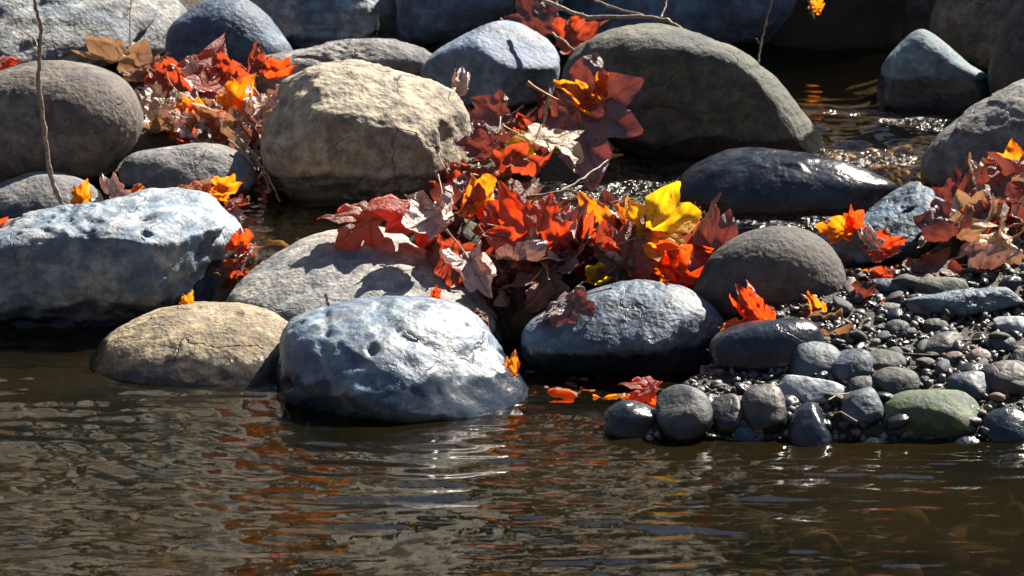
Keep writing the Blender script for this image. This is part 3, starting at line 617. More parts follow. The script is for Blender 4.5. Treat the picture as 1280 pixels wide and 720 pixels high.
def leaf_radius(ph, rs):
    R = np.full(ph.shape, .2)
    for i, (a, l, w) in enumerate(LOBES):
        a2 = a+rs.uniform(-.12, .12); l2 = l*rs.uniform(.74, 1.12); w = w*rs.uniform(.85, 1.15); d = np.abs((ph-a2+math.pi) % (2*math.pi)-math.pi)
        t = np.clip(1-d/w, 0, 1); b0 = .64*l2
        R = np.maximum(R, np.where(d < w, b0+(l2-b0)*t**1.35, 0))
        for sgn in (-1, 1):
            for dd, hh in ((.13, .87), (.25, .78), (.37, .70)):
                dd2 = dd*rs.uniform(.9, 1.1)
                d2 = np.abs((ph-a2-sgn*dd2+math.pi) % (2*math.pi)-math.pi)
                R = np.maximum(R, np.where(d2 < .06, l2*hh*rs.uniform(.92, 1.04)*(1.0-1.5*d2), 0))
    return R
def leaf_mesh(seed, curl, roll, crumple):
    rs = np.random.RandomState(seed); NA, NR = 150, 11
    ph = np.linspace(-math.pi, math.pi, NA, endpoint=False); R = leaf_radius(ph, rs)
    V = [(0, 0)]
    for k in range(1, NR+1):
        t = k/NR; f = t if t < .55 else t
        rr = R*t
        # inner rings rounder
        rr = rr*(t**.6)+(1-t**.6)*t*R.mean()
        V += list(zip(rr*np.sin(ph), rr*np.cos(ph)))
    V = np.array(V); F = []
    tri = [(0, 1+i, 1+(i+1) % NA) for i in range(NA)]
    for k in range(NR-1):
        for i in range(NA):
            a = 1+k*NA+i; b_ = 1+k*NA+(i+1) % NA; c_ = a+NA; d_ = b_+NA
            tri += [(a, c_, b_), (b_, c_, d_)]
    x, y = V[:, 0], V[:, 1]; r = np.hypot(x, y); p = np.arctan2(x, y)
    dv = np.full(len(V), 9.)
    for (a, l, w) in LOBES:
        dd = np.abs(p-a); dv = np.minimum(dv, np.where(dd < 1.2, r*np.sin(np.minimum(dd, 1.5)), 9))
    vein = np.exp(-(dv/.018)**2)+.5*np.exp(-((((r*9+np.abs(p-np.round(p/.86)*.86)*6) % 1)-.5)/.12)**2)*np.clip(1-r, 0, 1)*.6
    z = .16*np.minimum(dv, .25)                        # pleats between the veins
    P3 = np.stack([x, y, x*0], 1)
    z += crumple*fbm(P3*1.8+seed*5.1, 3, .55)+crumple*.35*pn(P3*6+seed)
    # curl of lobes upward with radius
    z += .035*ridged(P3*5+seed*2.2, 2)*(.4+r)
    z += .30*rs.uniform(-1, 1)*np.clip(r-.45, 0, 1)**1.5*np.sin(p*3+rs.uniform(0, 6))*2
    z += curl*r**2.2*(1+.6*np.sin(p*2+seed))
    Q = np.stack([x, y-.32, z], 1)
    if roll:       # roll about the leaf's long axis
        ang = Q[:, 0]*roll; rad = 1/abs(roll)
        X2 = np.sin(ang)/roll; Z2 = (1-np.cos(ang))/roll
        nx, nz = -np.sin(ang), np.cos(ang)
        Q = np.stack([X2+nx*Q[:, 2], Q[:, 1], Z2+nz*Q[:, 2]], 1)
    bend = rs.uniform(-.9, .9)*(.5+abs(curl))
    if abs(bend) > .05:
        ang = Q[:, 1]*bend; Q = np.stack([Q[:, 0], np.sin(ang)/bend-np.sin(ang)*Q[:, 2], (1-np.cos(ang))/bend+np.cos(ang)*Q[:, 2]], 1)
    me = mesh_np('blade', Q, np.array(tri)); at_ = me.attributes.new('vein', 'FLOAT', 'POINT'); at_.data.foreach_set('value', vein.astype(np.float32))
    base = Q[0]
    return me, base
def tube(pts, rad, n=6):
    P = [np.array(p, float) for p in pts]; V = []; F = []
    for i, p in enumerate(P):
        t = P[min(i+1, len(P)-1)]-P[max(i-1, 0)]; t /= np.linalg.norm(t)+1e-9
        a = np.cross(t, [0.13, .2, .97]); a /= np.linalg.norm(a)+1e-9; b_ = np.cross(t, a)
        r = rad[i] if hasattr(rad, '__len__') else rad
        for k in range(n):
            an = 2*math.pi*k/n; V.append(p+r*(a*math.cos(an)+b_*math.sin(an)))
    for i in range(len(P)-1):
        for k in range(n):
            F.append((i*n+k, i*n+(k+1) % n, (i+1)*n+(k+1) % n, (i+1)*n+k))
    return V, F
def stem_mesh(seed, base):
    rs = np.random.RandomState(seed+77); pts = []; c = rs.uniform(-.5, .5); l = rs.uniform(.4, .75); c2 = rs.uniform(-.2, .6)
    for i in range(9):
        t = i/8; pts.append((base[0]+c*t*t*.5, base[1]-l*t, base[2]+c2*t*t*.6))
    V, F = tube(pts, [.017-.004*math.sin(3*i/8)+(0.012 if i == 8 else 0) for i in range(9)])
    return mesh_np('stem', V, F)
KINDS = {'flat': (.14, .4, .20), 'cup': (.45, 1.1, .26), 'roll': (.2, 2.8, .2), 'fold': (-.25, -1.9, .2), 'crumple': (.55, 1.5, .42)}
BL = {}; ST = {}
for kn, (cu, ro, cr) in KINDS.items():
    for j in range(4):
        sd = list(KINDS).index(kn)*10+j+1
        me, base = leaf_mesh(sd, cu, ro, cr); ST[(kn, j)] = stem_mesh(sd, base); ST[(kn, j)].materials.append(STEM)
        for ck in LM:
            m2 = me.copy(); m2.materials.append(LM[ck]); BL[(kn, j, ck)] = m2
def leaf(px, py, Y, size, colr, ang, n=(0, 0, 1), kind='flat', var=0, label=None, group='fallen leaves', stem=True, loc=None, wx=1., look=None):
    """size: leaf length in photo pixels; ang: direction of the tip in the image, degrees; n: normal (right, up, toward camera)"""
    O = at(px, py, Y) if loc is None else np.array(loc)
    s = size/1.38*((O-CAM)@FWD)/FPX
    a = math.radians(ang); T = math.cos(a)*RIGHT+math.sin(a)*UPV
    Nn = n[0]*RIGHT+n[1]*UPV-n[2]*FWD; Nn = Nn/np.linalg.norm(Nn)
    T = T-Nn*(T@Nn); T /= np.linalg.norm(T)+1e-9; X = np.cross(T, Nn)
    o = bpy.data.objects.new('leaf', None); COL.objects.link(o); o.empty_display_size = .1
    bl = bpy.data.objects.new('blade', BL[(kind, var % 4, colr)]); COL.objects.link(bl); bl.parent = o
    Mx = Matrix(((X[0]*s*wx, T[0]*s, Nn[0]*s, O[0]), (X[1]*s*wx, T[1]*s, Nn[1]*s, O[1]), (X[2]*s*wx, T[2]*s, Nn[2]*s, O[2]), (0, 0, 0, 1)))
    o.matrix_world = Mx
    tag(o, label, 'leaf', group)
    if stem:
        c = bpy.data.objects.new('stem', ST[(kind, var % 4)]); COL.objects.link(c); c.parent = o
    if label is None:
        AUTO.append((o, px, py, (look or {'flat': 'flat', 'cup': 'cupped', 'roll': 'rolled-up', 'fold': 'folded', 'crumple': 'crumpled'}[kind])+' '+WORD[colr], 'leaf'))
    return o
GD = 'leaves of the middle heap'; GA = 'leaves heaped behind the left boulders'; GR = 'leaves among the right-hand stones'
H = [
 # px, py, Y, size, colour, tip angle, normal, kind, var, label, group
 (832, 283, .50, 108, 'yellow', 28, (.3, .55, 1), 'flat', 2, 'bright yellow glowing leaf standing up on the middle heap', GD),
 (757, 286, .53, 104, 'orange', 125, (-.2, .25, 1), 'flat', 0, 'orange-yellow leaf standing just left of the bright yellow one', GD),
 (785, 322, .46, 108, 'rust', 78, (0, .35, 1), 'flat', 2, 'rust-red leaf with sharp teeth pointing up, below the yellow leaf', GD),
 (905, 300, .47, 122, 'purple', 72, (.1, .3, 1), 'cup', 0, 'purple-grey leaf with two long upright tips, right of the yellow leaf', GD),
 (655, 283, .50, 118, 'red', 120, (.1, .35, 1), 'flat', 0, 'red leaf with a glowing patch, left part of the middle heap', GD),
 (700, 312, .50, 130, 'purple', 60, (.2, .7, .8), 'cup', 1, 'broad purple-brown leaf in front of the red glowing one', GD),
 (510, 252, .56, 125, 'red', 170, (.25, .75, .5), 'fold', 0, 'arched red leaf with a pale lit back over the pale grey boulder', GD),
 (440, 268, .54, 104, 'rust', 172, (.15, .6, .8), 'fold', 1, 'small dark red leaf at the far left end of the middle heap', GD),
 (553, 285, .50, 120, 'pink', 285, (-.5, .5, .7), 'roll', 0, 'long pale pink rolled leaf hanging down beside the pale grey boulder', GD),
 (598, 345, .40, 110, 'pink', 300, (-.3, .5, .8), 'roll', 1, 'pinkish curled leaf drooping into the dark gap', GD),
 (590, 240, .60, 84, 'orange', 100, (.3, .1, 1), 'crumple', 0, 'orange crumpled leaf with a tall red stem, left end of the middle heap', GD),
 (665, 345, .42, 104, 'rust', 200, (.1, .7, .6), 'fold', 1, 'rusty folded leaf with a pale curled edge over the dark gap', GD),
 (655, 322, .46, 96, 'pink', 20, (.2, .9, .4), 'roll', 2, 'pale curled leaf edge catching the sun in the middle of the heap', GD),
 (702, 378, .27, 92, 'purple', 215, (-.2, .8, .55), 'fold', 2, 'dark leaf with a yellow edge draped over the boulder under the heap', GD),
 (742, 352, .42, 54, 'yellow', 215, (.1, .5, .8), 'roll', 0, 'narrow yellow curled leaf poking out under the toothed rust-red leaf', GD),
 (820, 345, .46, 90, 'orange', 330, (.2, .3, 1), 'cup', 1, 'orange cupped leaf glowing right of the toothed rust-red leaf', GD),
 (865, 338, .46, 110, 'red', 350, (.1, .5, .8), 'crumple', 1, 'crumpled red leaf with pale crest, against the ball-shaped boulder', GD),
 (860, 318, .52, 90, 'pink', 15, (.3, .9, .4), 'fold', 0, 'pinkish folded leaf lit from above, right end of the middle heap', GD),
 (620, 300, .54, 92, 'rust', 240, (-.3, .4, 1), 'cup', 0, 'rusty leaf left of the broad purple-brown leaf', GD),
 (560, 330, .46, 90, 'rust', 260, (-.3, .4, 1), 'fold', 2, 'dark rusty leaf under the long pink rolled one', GD),
 (800, 300, .52, 90, 'rust', 140, (0, .3, 1), 'crumple', 2, 'dark rusty crumpled leaf between the yellow leaf and the toothed one', GD),
 (725, 300, .50, 90, 'red', 60, (-.2, .3, 1), 'cup', 2, 'red cupped leaf in the centre of the middle heap', GD),
 (755, 150, .98, 170, 'purple', 330, (-.1, .45, 1), 'flat', 1, 'very large flat purple leaf leaning on the big greenish grey boulder', GD),
 (722, 122, 1.0, 62, 'orange', 140, (0, .2, 1), 'crumple', 1, 'orange crumpled leaf above the very large purple one', GD),
 (752, 104, 1.02, 42, 'orange', 80, (0, .1, 1), 'roll', 1, 'small glowing orange leaf tip against the big greenish grey boulder', GD),
 (640, 178, .95, 76, 'yellow', 185, (0, .3, 1), 'fold', 0, 'yellow folded leaf left of the white lit leaf', GD),
 (688, 182, .88, 92, 'tan', 315, (.35, .85, .35), 'flat', 2, 'leaf lit almost white by the sun, in front of the very large purple one', GD),
 (610, 150, 1.05, 84, 'purple', 200, (-.2, .6, .8), 'cup', 2, 'purple-grey leaf just right of the big tan block', GD),
 (605, 195, .92, 96, 'purple', 250, (-.2, .6, .8), 'crumple', 0, 'crumpled purple-grey leaf beside the lower corner of the big tan block', GD),
 (650, 215, .82, 92, 'rust', 10, (0, .7, .7), 'crumple', 2, 'crumpled rusty leaf below the yellow folded leaf', GD),
 (575, 105, 1.2, 46, 'pink', 80, (.2, .5, .9), 'roll', 2, 'small pink rolled leaf standing behind the big tan block', GD),
 (665, 22, 1.95, 84, 'purple', 110, (0, .3, 1), 'flat', 0, 'toothed purple-brown leaf standing at the top edge behind the wedge-topped boulder', GD),
 (725, 50, 1.6, 84, 'rust', 20, (0, .5, .9), 'cup', 1, 'dark red leaf behind the left shoulder of the big greenish grey boulder', GD),
 (265, 88, 1.42, 108, 'red', 65, (.35, .35, 1), 'fold', 3, 'big glowing red leaf at the top of the left heap', GA),
 (325, 74, 1.45, 52, 'rust', 80, (.3, .3, 1), 'cup', 0, 'rusty leaf with a yellow edge at the top right of the left heap', GA),
 (138, 80, 1.42, 112, 'tan', 170, (.1, .9, .45), 'roll', 1, 'long rolled tan leaf lying behind the big brown boulder', GA),
 (205, 90, 1.5, 60, 'rust', 80, (0, .3, 1), 'crumple', 0, 'rusty crumpled leaf left of the big glowing red one', GA),
 (355, 94, 1.22, 62, 'red', 5, (0, .7, .7), 'roll', 0, 'red rolled leaf lying on the left shoulder of the big tan block', GA),
 (215, 108, 1.38, 76, 'rust', 300, (.2, .6, .8), 'crumple', 1, 'rusty crumpled leaf in the middle of the left heap', GA),
 (250, 128, 1.3, 106, 'pink', 330, (.4, .8, .4), 'fold', 0, 'pinkish folded leaf under the big glowing red one', GA),
 (300, 122, 1.28, 72, 'orange', 50, (.1, .2, 1), 'cup', 1, 'orange cupped leaf right of the middle of the left heap', GA),
 (330, 145, 1.2, 96, 'pink', 260, (.3, .7, .6), 'crumple', 1, 'pale pink crumpled leaf against the big tan block', GA),
 (225, 165, 1.12, 74, 'pink', 280, (.3, .8, .5), 'crumple', 2, 'pale lit leaf at the front of the left heap', GA),
 (268, 160, 1.12, 86, 'orange', 340, (.1, .3, 1), 'fold', 1, 'glowing orange folded leaf at the front of the left heap', GA),
 (195, 145, 1.2, 78, 'tan', 250, (-.2, .6, .8), 'cup', 0, 'tan cupped leaf beside the right side of the big brown boulder', GA),
 (240, 105, 1.4, 80, 'pink', 200, (.3, .8, .5), 'cup', 2, 'pinkish cupped leaf in the middle of the left heap', GA),
 (290, 98, 1.38, 70, 'rust', 320, (.2, .5, .8), 'crumple', 1, 'rusty crumpled leaf overlapping the big glowing red one', GA),
 (175, 128, 1.3, 70, 'pink', 150, (.1, .9, .4), 'fold', 2, 'pinkish folded leaf at the left end of the left heap', GA),
 (300, 178, 1.1, 84, 'tan', 290, (.2, .6, .8), 'roll', 2, 'tan rolled leaf hanging over the small flat grey boulder', GA),
 (330, 185, 1.08, 80, 'purple', 280, (.2, .4, .9), 'crumple', 0, 'dark purple crumpled leaf left of the big tan block', GA),
 (104, 245, .80, 46, 'orange', 70, (.1, .1, 1), 'cup', 1, 'small glowing orange leaf on the grey boulder beside the twig foot', GA),
 (140, 240, .80, 60, 'pink', 110, (.2, .6, .8), 'roll', 1, 'pale pink rolled leaf behind the crest of the blue and white pitted boulder', GA),
 (175, 240, .82, 40, 'orange', 20, (0, .3, 1), 'fold', 1, 'small orange leaf over the crest of the blue and white pitted boulder', GA),
 (245, 233, .80, 56, 'orange', 160, (0, .6, .8), 'fold', 2, 'orange leaf behind the top of the blue and white pitted boulder', GA),
 (288, 238, .80, 60, 'orange', 10, (0, .5, .9), 'roll', 0, 'pointed orange leaf reaching right over the dark pool', GA),
 (8, 77, 1.4, 44, 'red', 10, (0, .3, 1), 'fold', 2, 'small red leaf at the left edge above the big brown boulder', GA),
 (4, 290, .62, 42, 'red', 30, (0, .4, 1), 'cup', 0, 'small red leaf at the left edge on the blue and white pitted boulder', GA),
 (298, 300, .60, 50, 'red', 80, (.2, .3, 1), 'crumple', 0, 'small red crumpled leaf right of the blue and white pitted boulder', GA),
 (305, 322, .58, 46, 'pink', 250, (.2, .6, .8), 'crumple', 1, 'tiny pinkish crumpled leaf below the small red one by the pitted boulder', GA),
 (290, 340, .56, 50, 'rust', 200, (.2, .5, .8), 'crumple', 2, 'dark rusty leaf in the gap right of the pitted boulder', GA),
 (236, 378, .42, 32, 'orange', 60, (0, .2, 1), 'cup', 1, 'tiny orange leaf between the pitted boulder and the low tan one', GA),
 (378, 394, .36, 34, 'orange', 130, (0, .2, 1), 'roll', 0, 'tiny orange leaf between the low tan boulder and the foremost blue one', GA),
 (545, 370, .28, 32, 'red', 85, (0, .1, 1), 'roll', 1, 'tiny red leaf tip above the crest of the foremost blue boulder', GD),
 (598, 398, .30, 40, 'rust', 300, (0, .3, 1), 'fold', 0, 'tiny rusty leaf in the gap right of the foremost blue boulder', GD),
 (943, 384, .24, 84, 'red', 128, (-.4, .3, .9), 'roll', 1, 'thin red-orange rolled leaf standing before the ball-shaped boulder', GR),
 (928, 410, .20, 62, 'orange', 170, (0, .2, 1), 'fold', 0, 'orange leaf below the ball-shaped boulder at left', GR),
 (1018, 394, .26, 54, 'orange', 100, (.1, .3, 1), 'crumple', 1, 'orange crumpled leaf at the right foot of the ball-shaped boulder', GR),
 (1066, 356, .40, 48, 'orange', 190, (.2, .3, 1), 'cup', 0, 'small orange leaf right of the ball-shaped boulder', GR),
 (1112, 388, .30, 78, 'rust', 5, (0, .75, .6), 'fold', 1, 'folded dark red leaf lying on the upper pebble bar', GR),
 (1045, 422, .22, 96, 'tan', 20, (0, .8, .6), 'roll', 0, 'long tan curled leaf lying above the slate blue stone', GR),
 (800, 480, .06, 66, 'red', 160, (.1, .6, .8), 'fold', 1, 'red leaf floating on the lower pool in front of the heap', GR),
 (945, 466, .14, 74, 'rust', 200, (0, .7, .6), 'crumple', 0, 'crumpled rusty leaf at the upper left of the pebble bar', GR),
 (890, 480, .10, 66, 'pink', 200, (.1, .8, .5), 'roll', 2, 'pale rolled leaf edge left of the upright brown-grey stone', GR),
 (1046, 287, .60, 58, 'orange', 170, (-.1, .2, 1), 'cup', 1, 'left one of two glowing orange leaves beside the angular slate boulder', GR),
 (1064, 275, .60, 54, 'red', 95, (.1, .2, 1), 'roll', 0, 'upright red-orange leaf tip at the left end of the angular slate boulder', GR),
 (1108, 308, .46, 66, 'red', 20, (.1, .3, 1), 'cup', 2, 'glowing red-orange leaf in front of the angular slate boulder', GR),
 (1088, 300, .45, 48, 'pink', 120, (-.2, .5, .8), 'roll', 1, 'small white-edged leaf in front of the angular slate boulder', GR),
 (1168, 296, .48, 96, 'purple', 235, (-.2, .7, .6), 'cup', 0, 'grey-purple ribbed leaf leaning on the right side of the angular slate boulder', GR),
 (1222, 305, .48, 118, 'tan', 200, (-.1, .85, .5), 'fold', 1, 'long tan folded leaf near the right edge in front of the sloping boulder', GR),
 (1268, 200, .78, 82, 'orange', 95, (-.1, .1, 1), 'flat', 1, 'glowing orange leaf at the right edge on the sloping boulder', GR),
 (1238, 222, .76, 84, 'tan', 105, (-.2, .3, 1), 'cup', 0, 'tan leaf standing against the sloping boulder at the right edge', GR),
 (1262, 248, .70, 130, 'rust', 190, (-.1, .5, .8), 'flat', 0, 'large dark red leaf at the right edge under the glowing orange one', GR),
 (1205, 258, .68, 92, 'tan', 150, (-.1, .7, .6), 'fold', 2, 'tan pointed leaf right of the angular slate boulder tip', GR),
 (1258, 285, .60, 96, 'purple', 330, (0, .8, .5), 'crumple', 1, 'crumpled purple-brown leaf at the right edge below the large dark red one', GR),
 (1165, 342, .40, 84, 'rust', 0, (0, .9, .4), 'flat', 2, 'flat rusty leaf at the upper edge of the pebble bar', GR),
 (1240, 335, .44, 90, 'pink', 20, (.1, .85, .4), 'roll', 0, 'pale rolled leaf at the right edge above the layered slab', GR),
 (1105, 487, .06, 48, 'rust', 260, (0, .2, 1), 'cup', 1, 'small dark red leaf tucked left of the mossy green stone', GR),
 (1080, 522, .00, 40, 'rust', 180, (0, .3, 1), 'fold', 1, 'tiny dark red leaf below the squarish blue-grey stone', GR),
 (640, 460, .12, 40, 'orange', 80, (0, .1, 1), 'roll', 2, 'tiny glowing orange leaf right of the foremost blue boulder', GD),
 (1022, 5, 2.0, 30, 'orange', 60, (0, 0, 1), 'cup', 2, 'tiny glowing orange leaf hanging at the top edge over the dark hollow', GR),
]
for h in H:
    leaf(h[0], h[1], h[2], h[3], h[4], h[5], h[6], h[7], h[8], h[9], h[10], wx=.5 if 'long rolled tan' in h[9] else 1)
# submerged leaves
for (px, py, sz, c, an, lb) in [(700, 462, 110, 'red', 10, 'wide orange-red leaf lying under the shallow water right of the foremost boulder'),
                                (755, 470, 90, 'orange', 170, 'orange leaf lying under the shallow water next to the floating red one')]:
    p = at(px, py, 0.1); leaf(px, py, .22, sz, c, an, (0, 1, .25), 'flat', 1, lb, GD, loc=(p[0], .18 if px < 720 else .14, -.010))
# filling of the heaps with individual leaves
def fill(n, poly_fn, box, cols, sizes, group, seed, lift=(.0, .03), up=.55):
    rs = np.random.RandomState(seed); k = 0; tries = 0
    while k < n and tries < 4000:
        tries += 1
        px = rs.uniform(box[0], box[2]); py = rs.uniform(box[1], box[3])
        if not poly_fn(px, py): continue
        p = surf_hit(px, py, True); k += 1
        c = cols[rs.randint(len(cols))]; kn = list(KINDS)[rs.choice(5, p=[.06, .2, .26, .26, .22])]
        l = rs.uniform(*lift); nz = rs.uniform(.2, 1)
        leaf(px, py, p[1], rs.uniform(*sizes), c, rs.uniform(0, 360), (rs.uniform(-.6, .6), rs.uniform(.5, 1.2), nz*up*1.5), kn, rs.randint(4), None, group, loc=(p[0], p[1], p[2]+l), stem=rs.rand() < .8)
def inpoly(poly):
    def f(x, y):
        c = False; n = len(poly)
        for i in range(n):
            x1, y1 = poly[i]; x2, y2 = poly[i-1]
            if (y1 > y) != (y2 > y) and x < (x2-x1)*(y-y1)/(y2-y1)+x1: c = not c
        return c
    return f
fill(70, inpoly([(530, 248), (600, 235), (640, 250), (700, 272), (880, 300), (890, 335), (780, 345), (650, 390), (630, 400), (600, 350), (560, 300)]), (540, 230, 900, 400), ['rust', 'purple', 'purple', 'rust', 'purple', 'pink', 'red'], (55, 95), GD, 1)
fill(26, inpoly([(585, 140), (690, 130), (720, 185), (680, 215), (590, 245)]), (580, 120, 740, 240), ['purple', 'rust', 'purple', 'pink'], (55, 95), GD, 2)
fill(84, inpoly([(165, 95), (240, 70), (340, 85), (350, 160), (320, 200), (200, 185), (175, 140)]), (160, 70, 350, 200), ['pink', 'tan', 'pink', 'pink', 'orange', 'tan', 'tan', 'rust'], (42, 74), GA, 3)
fill(9, inpoly([(1190, 260), (1290, 240), (1290, 330), (1200, 320)]), (1170, 240, 1290, 330), ['purple', 'tan', 'purple', 'rust'], (95, 140), GR, 4, lift=(0, .015), up=.35)
fill(12, inpoly([(880, 440), (1060, 350), (1160, 345), (1100, 400), (980, 430), (900, 490)]), (880, 345, 1160, 490), ['rust', 'purple', 'rust'], (35, 65), GR, 5, lift=(0, .01), up=.3)
fill(8, inpoly([(100, 235), (300, 240), (310, 340), (280, 340), (270, 260), (130, 250)]), (100, 235, 310, 340), ['rust', 'pink', 'orange'], (30, 50), GA, 6)
fill(10, inpoly([(560, 60), (700, 30), (720, 60), (600, 60)]), (560, 20, 720, 60), ['rust', 'purple', 'tan'], (40, 70), GD, 7)

# ------------------------------------------------------------------ twigs
m, nt = new_mat('dry_twig_bark'); tc = N(nt, 'ShaderNodeTexCoord'); n1 = noise(nt, tc.outputs['Object'], 120, 4, .6)
c = mixc(nt, mrange(nt, n1, .35, .65), (.30, .22, .15), (.14, .10, .075)); b = N(nt, 'ShaderNodeBsdfPrincipled'); L(nt, c, b.inputs['Base Color']); b.inputs['Roughness'].default_value = .6
bp = N(nt, 'ShaderNodeBump'); bp.inputs['Distance'].default_value = .002; L(nt, n1, bp.inputs['Height']); L(nt, bp.outputs[0], b.inputs['Normal'])
o_ = N(nt, 'ShaderNodeOutputMaterial'); L(nt, b.outputs[0], o_.inputs[0]); BARK = m
def twig(label, branches, group=None):
    V = []; F = []
    for pts, r0, r1 in branches:
        P = [at(*p) for p in pts]; 
        # subdivide with small wobble
        Q = []
        for i in range(len(P)-1):
            for k in range(5):
                t = k/5; Q.append(P[i]*(1-t)+P[i+1]*t+np.array([.0012*math.sin(i*7+k*2.3), 0, .0012*math.cos(i*5+k*1.7)]))
        Q.append(P[-1]); n = len(Q)
        v, f = tube(Q, [(r0+(r1-r0)*i/(n-1))*(1.35 if i % 5 == 0 and 0 < i < n-1 else 1) for i in range(n)], 8)
        f = [tuple(a+len(V) for a in q) for q in f]; V += v; F += f
    V = np.array(V); O = V.mean(0)
    o = link('twig', mesh_np('twig', V-O, F), BARK, O); tag(o, label, 'twig', group)
twig('tall thin bare twig rising in front of the big brown boulder at left', [
    ([(82, 262, .78), (70, 240, .78), (62, 215, .78), (55, 160, .78), (48, 100, .78), (50, 60, .78), (52, 35, .78), (45, 10, .78), (38, -20, .78)], .0052, .0032),
    ([(50, 62, .78), (42, 48, .80), (22, 34, .82)], .0015, .001)])
twig('long forked bare branch lying across the top over the big greenish grey boulder', [
    ([(670, -5, 1.5), (700, 10, 1.45), (735, 22, 1.42), (800, 20, 1.38), (835, 25, 1.36), (858, 40, 1.30)], .0045, .003),
    ([(735, -5, 1.5), (760, 8, 1.46), (805, 19, 1.38)], .0025, .0022),
    ([(826, 22, 1.37), (832, 8, 1.40), (834, -6, 1.42)], .002, .001)])
twig('short pale twig between the wedge-topped boulder and the greenish one', [([(690, 42, 1.4), (705, 52, 1.38), (722, 66, 1.34)], .003, .0018)])
twig('thin upright twig standing on the crest of the big greenish grey boulder', [
    ([(948, 78, 1.4), (951, 55, 1.42), (957, 30, 1.44), (967, -5, 1.46)], .002, .0014), ([(951, 55, 1.42), (945, 48, 1.42)], .0014, .0008)])
twig('thin twig tip hanging at the top edge over the dark hollow', [([(1010, -6, 1.9), (1014, 12, 1.9), (1018, 24, 1.9)], .0035, .002)])
twig('thin upright stalk behind the left heap in front of the layered slab', [([(163, 60, 1.7), (162, 30, 1.72), (164, -5, 1.74)], .0016, .001)])
twig('red stem standing on the pale grey boulder behind the foremost one', [([(414, 392, .30), (410, 380, .30), (407, 368, .30)], .0022, .0035)])
twig('thin yellowish leaf stalk standing above the lit white leaf', [([(678, 160, .9), (681, 145, .9), (685, 124, .9)], .0022, .0038)])
twig('thin straight twig lying across the upright brown-grey stone', [([(912, 468, .08), (940, 480, .05), (968, 492, .02)], .0013, .0009)])
twig('thin dark root hanging left of the upper pool', [([(300, 175, .97), (318, 195, .95), (335, 220, .92), (350, 252, .88)], .003, .0016)])
twig('dark thin twig bent across the dark water left of the big tan block', [([(285, 175, 1.0), (325, 205, .95), (338, 240, .9)], .0022, .0014)])
twig('thin branch lying in the sparkling riffle above the middle heap', [([(665, 245, .72), (700, 240, .72), (730, 222, .76), (760, 200, .82)], .0025, .0015)])
twig('short dry stalk lying on the right part of the pebble bar', [([(1168, 425, .2), (1176, 408, .22)], .0018, .001)])
twig('short pale stalk upright among the pebbles at the right edge', [([(1272, 495, .0), (1268, 476, .0)], .0018, .001)])
rs = np.random.RandomState(31)
for box, n in (((920, 380, 1280, 530), 12), ((200, 90, 340, 190), 6), ((600, 270, 860, 350), 8), ((1180, 270, 1280, 330), 4)):
    for k in range(n):
        px = rs.uniform(box[0], box[2]); py = rs.uniform(box[1], box[3])
        if box[0] == 920 and py < 500-(px-900)*.4: py = 500
        p = surf_hit(px, py, True)+np.array([0, 0, .012+(.03 if box[0] != 920 else 0)]); a = rs.uniform(0, 3.14); l = rs.uniform(.03, .075); b3 = rs.uniform(-.3, .3)
        V, F = tube([p+np.array([math.cos(a+b3*t)*l*t, math.sin(a+b3*t)*l*t, rs.uniform(-.1, .25)*l*abs(t)]) for t in (-1, -.6, -.2, .2, .6, 1)], [.0017, .0015, .0016, .0012, .0011, .0007])
        V = np.array(V)-p; o = link('twig', mesh_np('twig', V, F), BARK, p); tag(o, None, 'twig', 'broken twigs'); AUTO.append((o, px, py, 'short thin dry', 'twig'))
finish_auto()
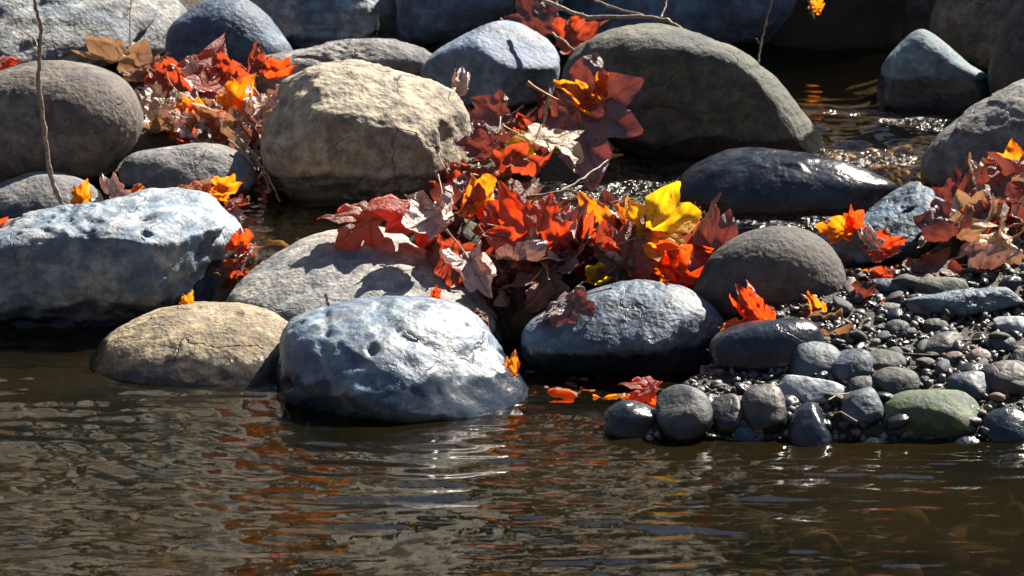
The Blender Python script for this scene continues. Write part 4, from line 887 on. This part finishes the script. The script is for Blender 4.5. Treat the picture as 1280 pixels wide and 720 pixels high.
# a small autumn tree up the bank behind the stream, out of frame: the pool mirrors its crown
tb = np.array([-.71, 5.2, 0.0]); tb[2] = float(zt(np.array([tb[0]]), np.array([tb[1]]))[0])-.05
te = bpy.data.objects.new('autumn_tree', None); COL.objects.link(te); te.location = tb; tag(te, 'slender young tree with orange leaves on the bank behind the stream', 'tree')
V, F = tube([(0, 0, 0), (.02, .01, .5), (-.02, .02, 1.0), (.02, 0, 1.7)], [.035, .028, .02, .008], 8); V = list(V)
rs = np.random.RandomState(4)
for k in range(9):
    a = rs.uniform(0, 6.28); z0 = rs.uniform(.7, 1.4); l = rs.uniform(.15, .34)
    v_, f_ = tube([(0, 0, z0), (l*.5*math.cos(a), l*.5*math.sin(a), z0+.08), (l*math.cos(a), l*math.sin(a), z0+.22)], [.012, .008, .004], 6); F += [tuple(q+len(V) for q in t) for t in f_]; V += v_
link('trunk', mesh_np('trunk', V, F), BARK, (0, 0, 0), te)
src = BL[('fold', 1, 'orange')]; n = len(src.vertices); co = np.empty(n*3, np.float32); src.vertices.foreach_get('co', co); co = co.reshape(-1, 3)
fc = np.array([p.vertices[:] for p in src.polygons]); VV = []; FF = []
for k in range(110):
    q = np.linalg.qr(rs.normal(size=(3, 3)))[0]; d = rs.normal(size=3); d = d/np.linalg.norm(d)*rs.uniform(.3, 1)**.5*np.array([.17, .17, .30])
    VV.append(co*.075@q+d+[0, 0, 1.32]); FF.append(fc+k*n)
link('crown', mesh_np('crown', np.concatenate(VV), np.concatenate(FF)), LM['orange'], (0, 0, 0), te)

# ------------------------------------------------------------------ light
SAZ, SEL = math.radians(40), math.radians(41)      # azimuth from +Y toward +X
sd = np.array([math.cos(SEL)*math.sin(SAZ), math.cos(SEL)*math.cos(SAZ), math.sin(SEL)])
sun = bpy.data.lights.new('sun', 'SUN'); sun.energy = 5.0; sun.angle = math.radians(.5); sun.color = (1, .90, .76)
so = bpy.data.objects.new('sun', sun); COL.objects.link(so); so.rotation_euler = Vector(sd).to_track_quat('Z', 'Y').to_euler()
w = bpy.data.worlds.new('World'); scene.world = w; w.use_nodes = True; nt = w.node_tree; nt.nodes.clear()
sky = N(nt, 'ShaderNodeTexSky', sky_type='NISHITA'); sky.sun_disc = False; sky.sun_elevation = SEL; sky.sun_rotation = SAZ; sky.dust_density = .4; sky.air_density = .9
bg = N(nt, 'ShaderNodeBackground'); bg.inputs[1].default_value = .05; L(nt, sky.outputs[0], bg.inputs[0])
o_ = N(nt, 'ShaderNodeOutputWorld'); L(nt, bg.outputs[0], o_.inputs[0])
vs = scene.view_settings; vs.view_transform = 'Standard'; vs.look = 'None'; vs.gamma = 1; vs.exposure = 1.75; vs.use_curve_mapping = False
scene.cycles.max_bounces = 8; scene.cycles.transparent_max_bounces = 12; scene.cycles.sample_clamp_indirect = 4
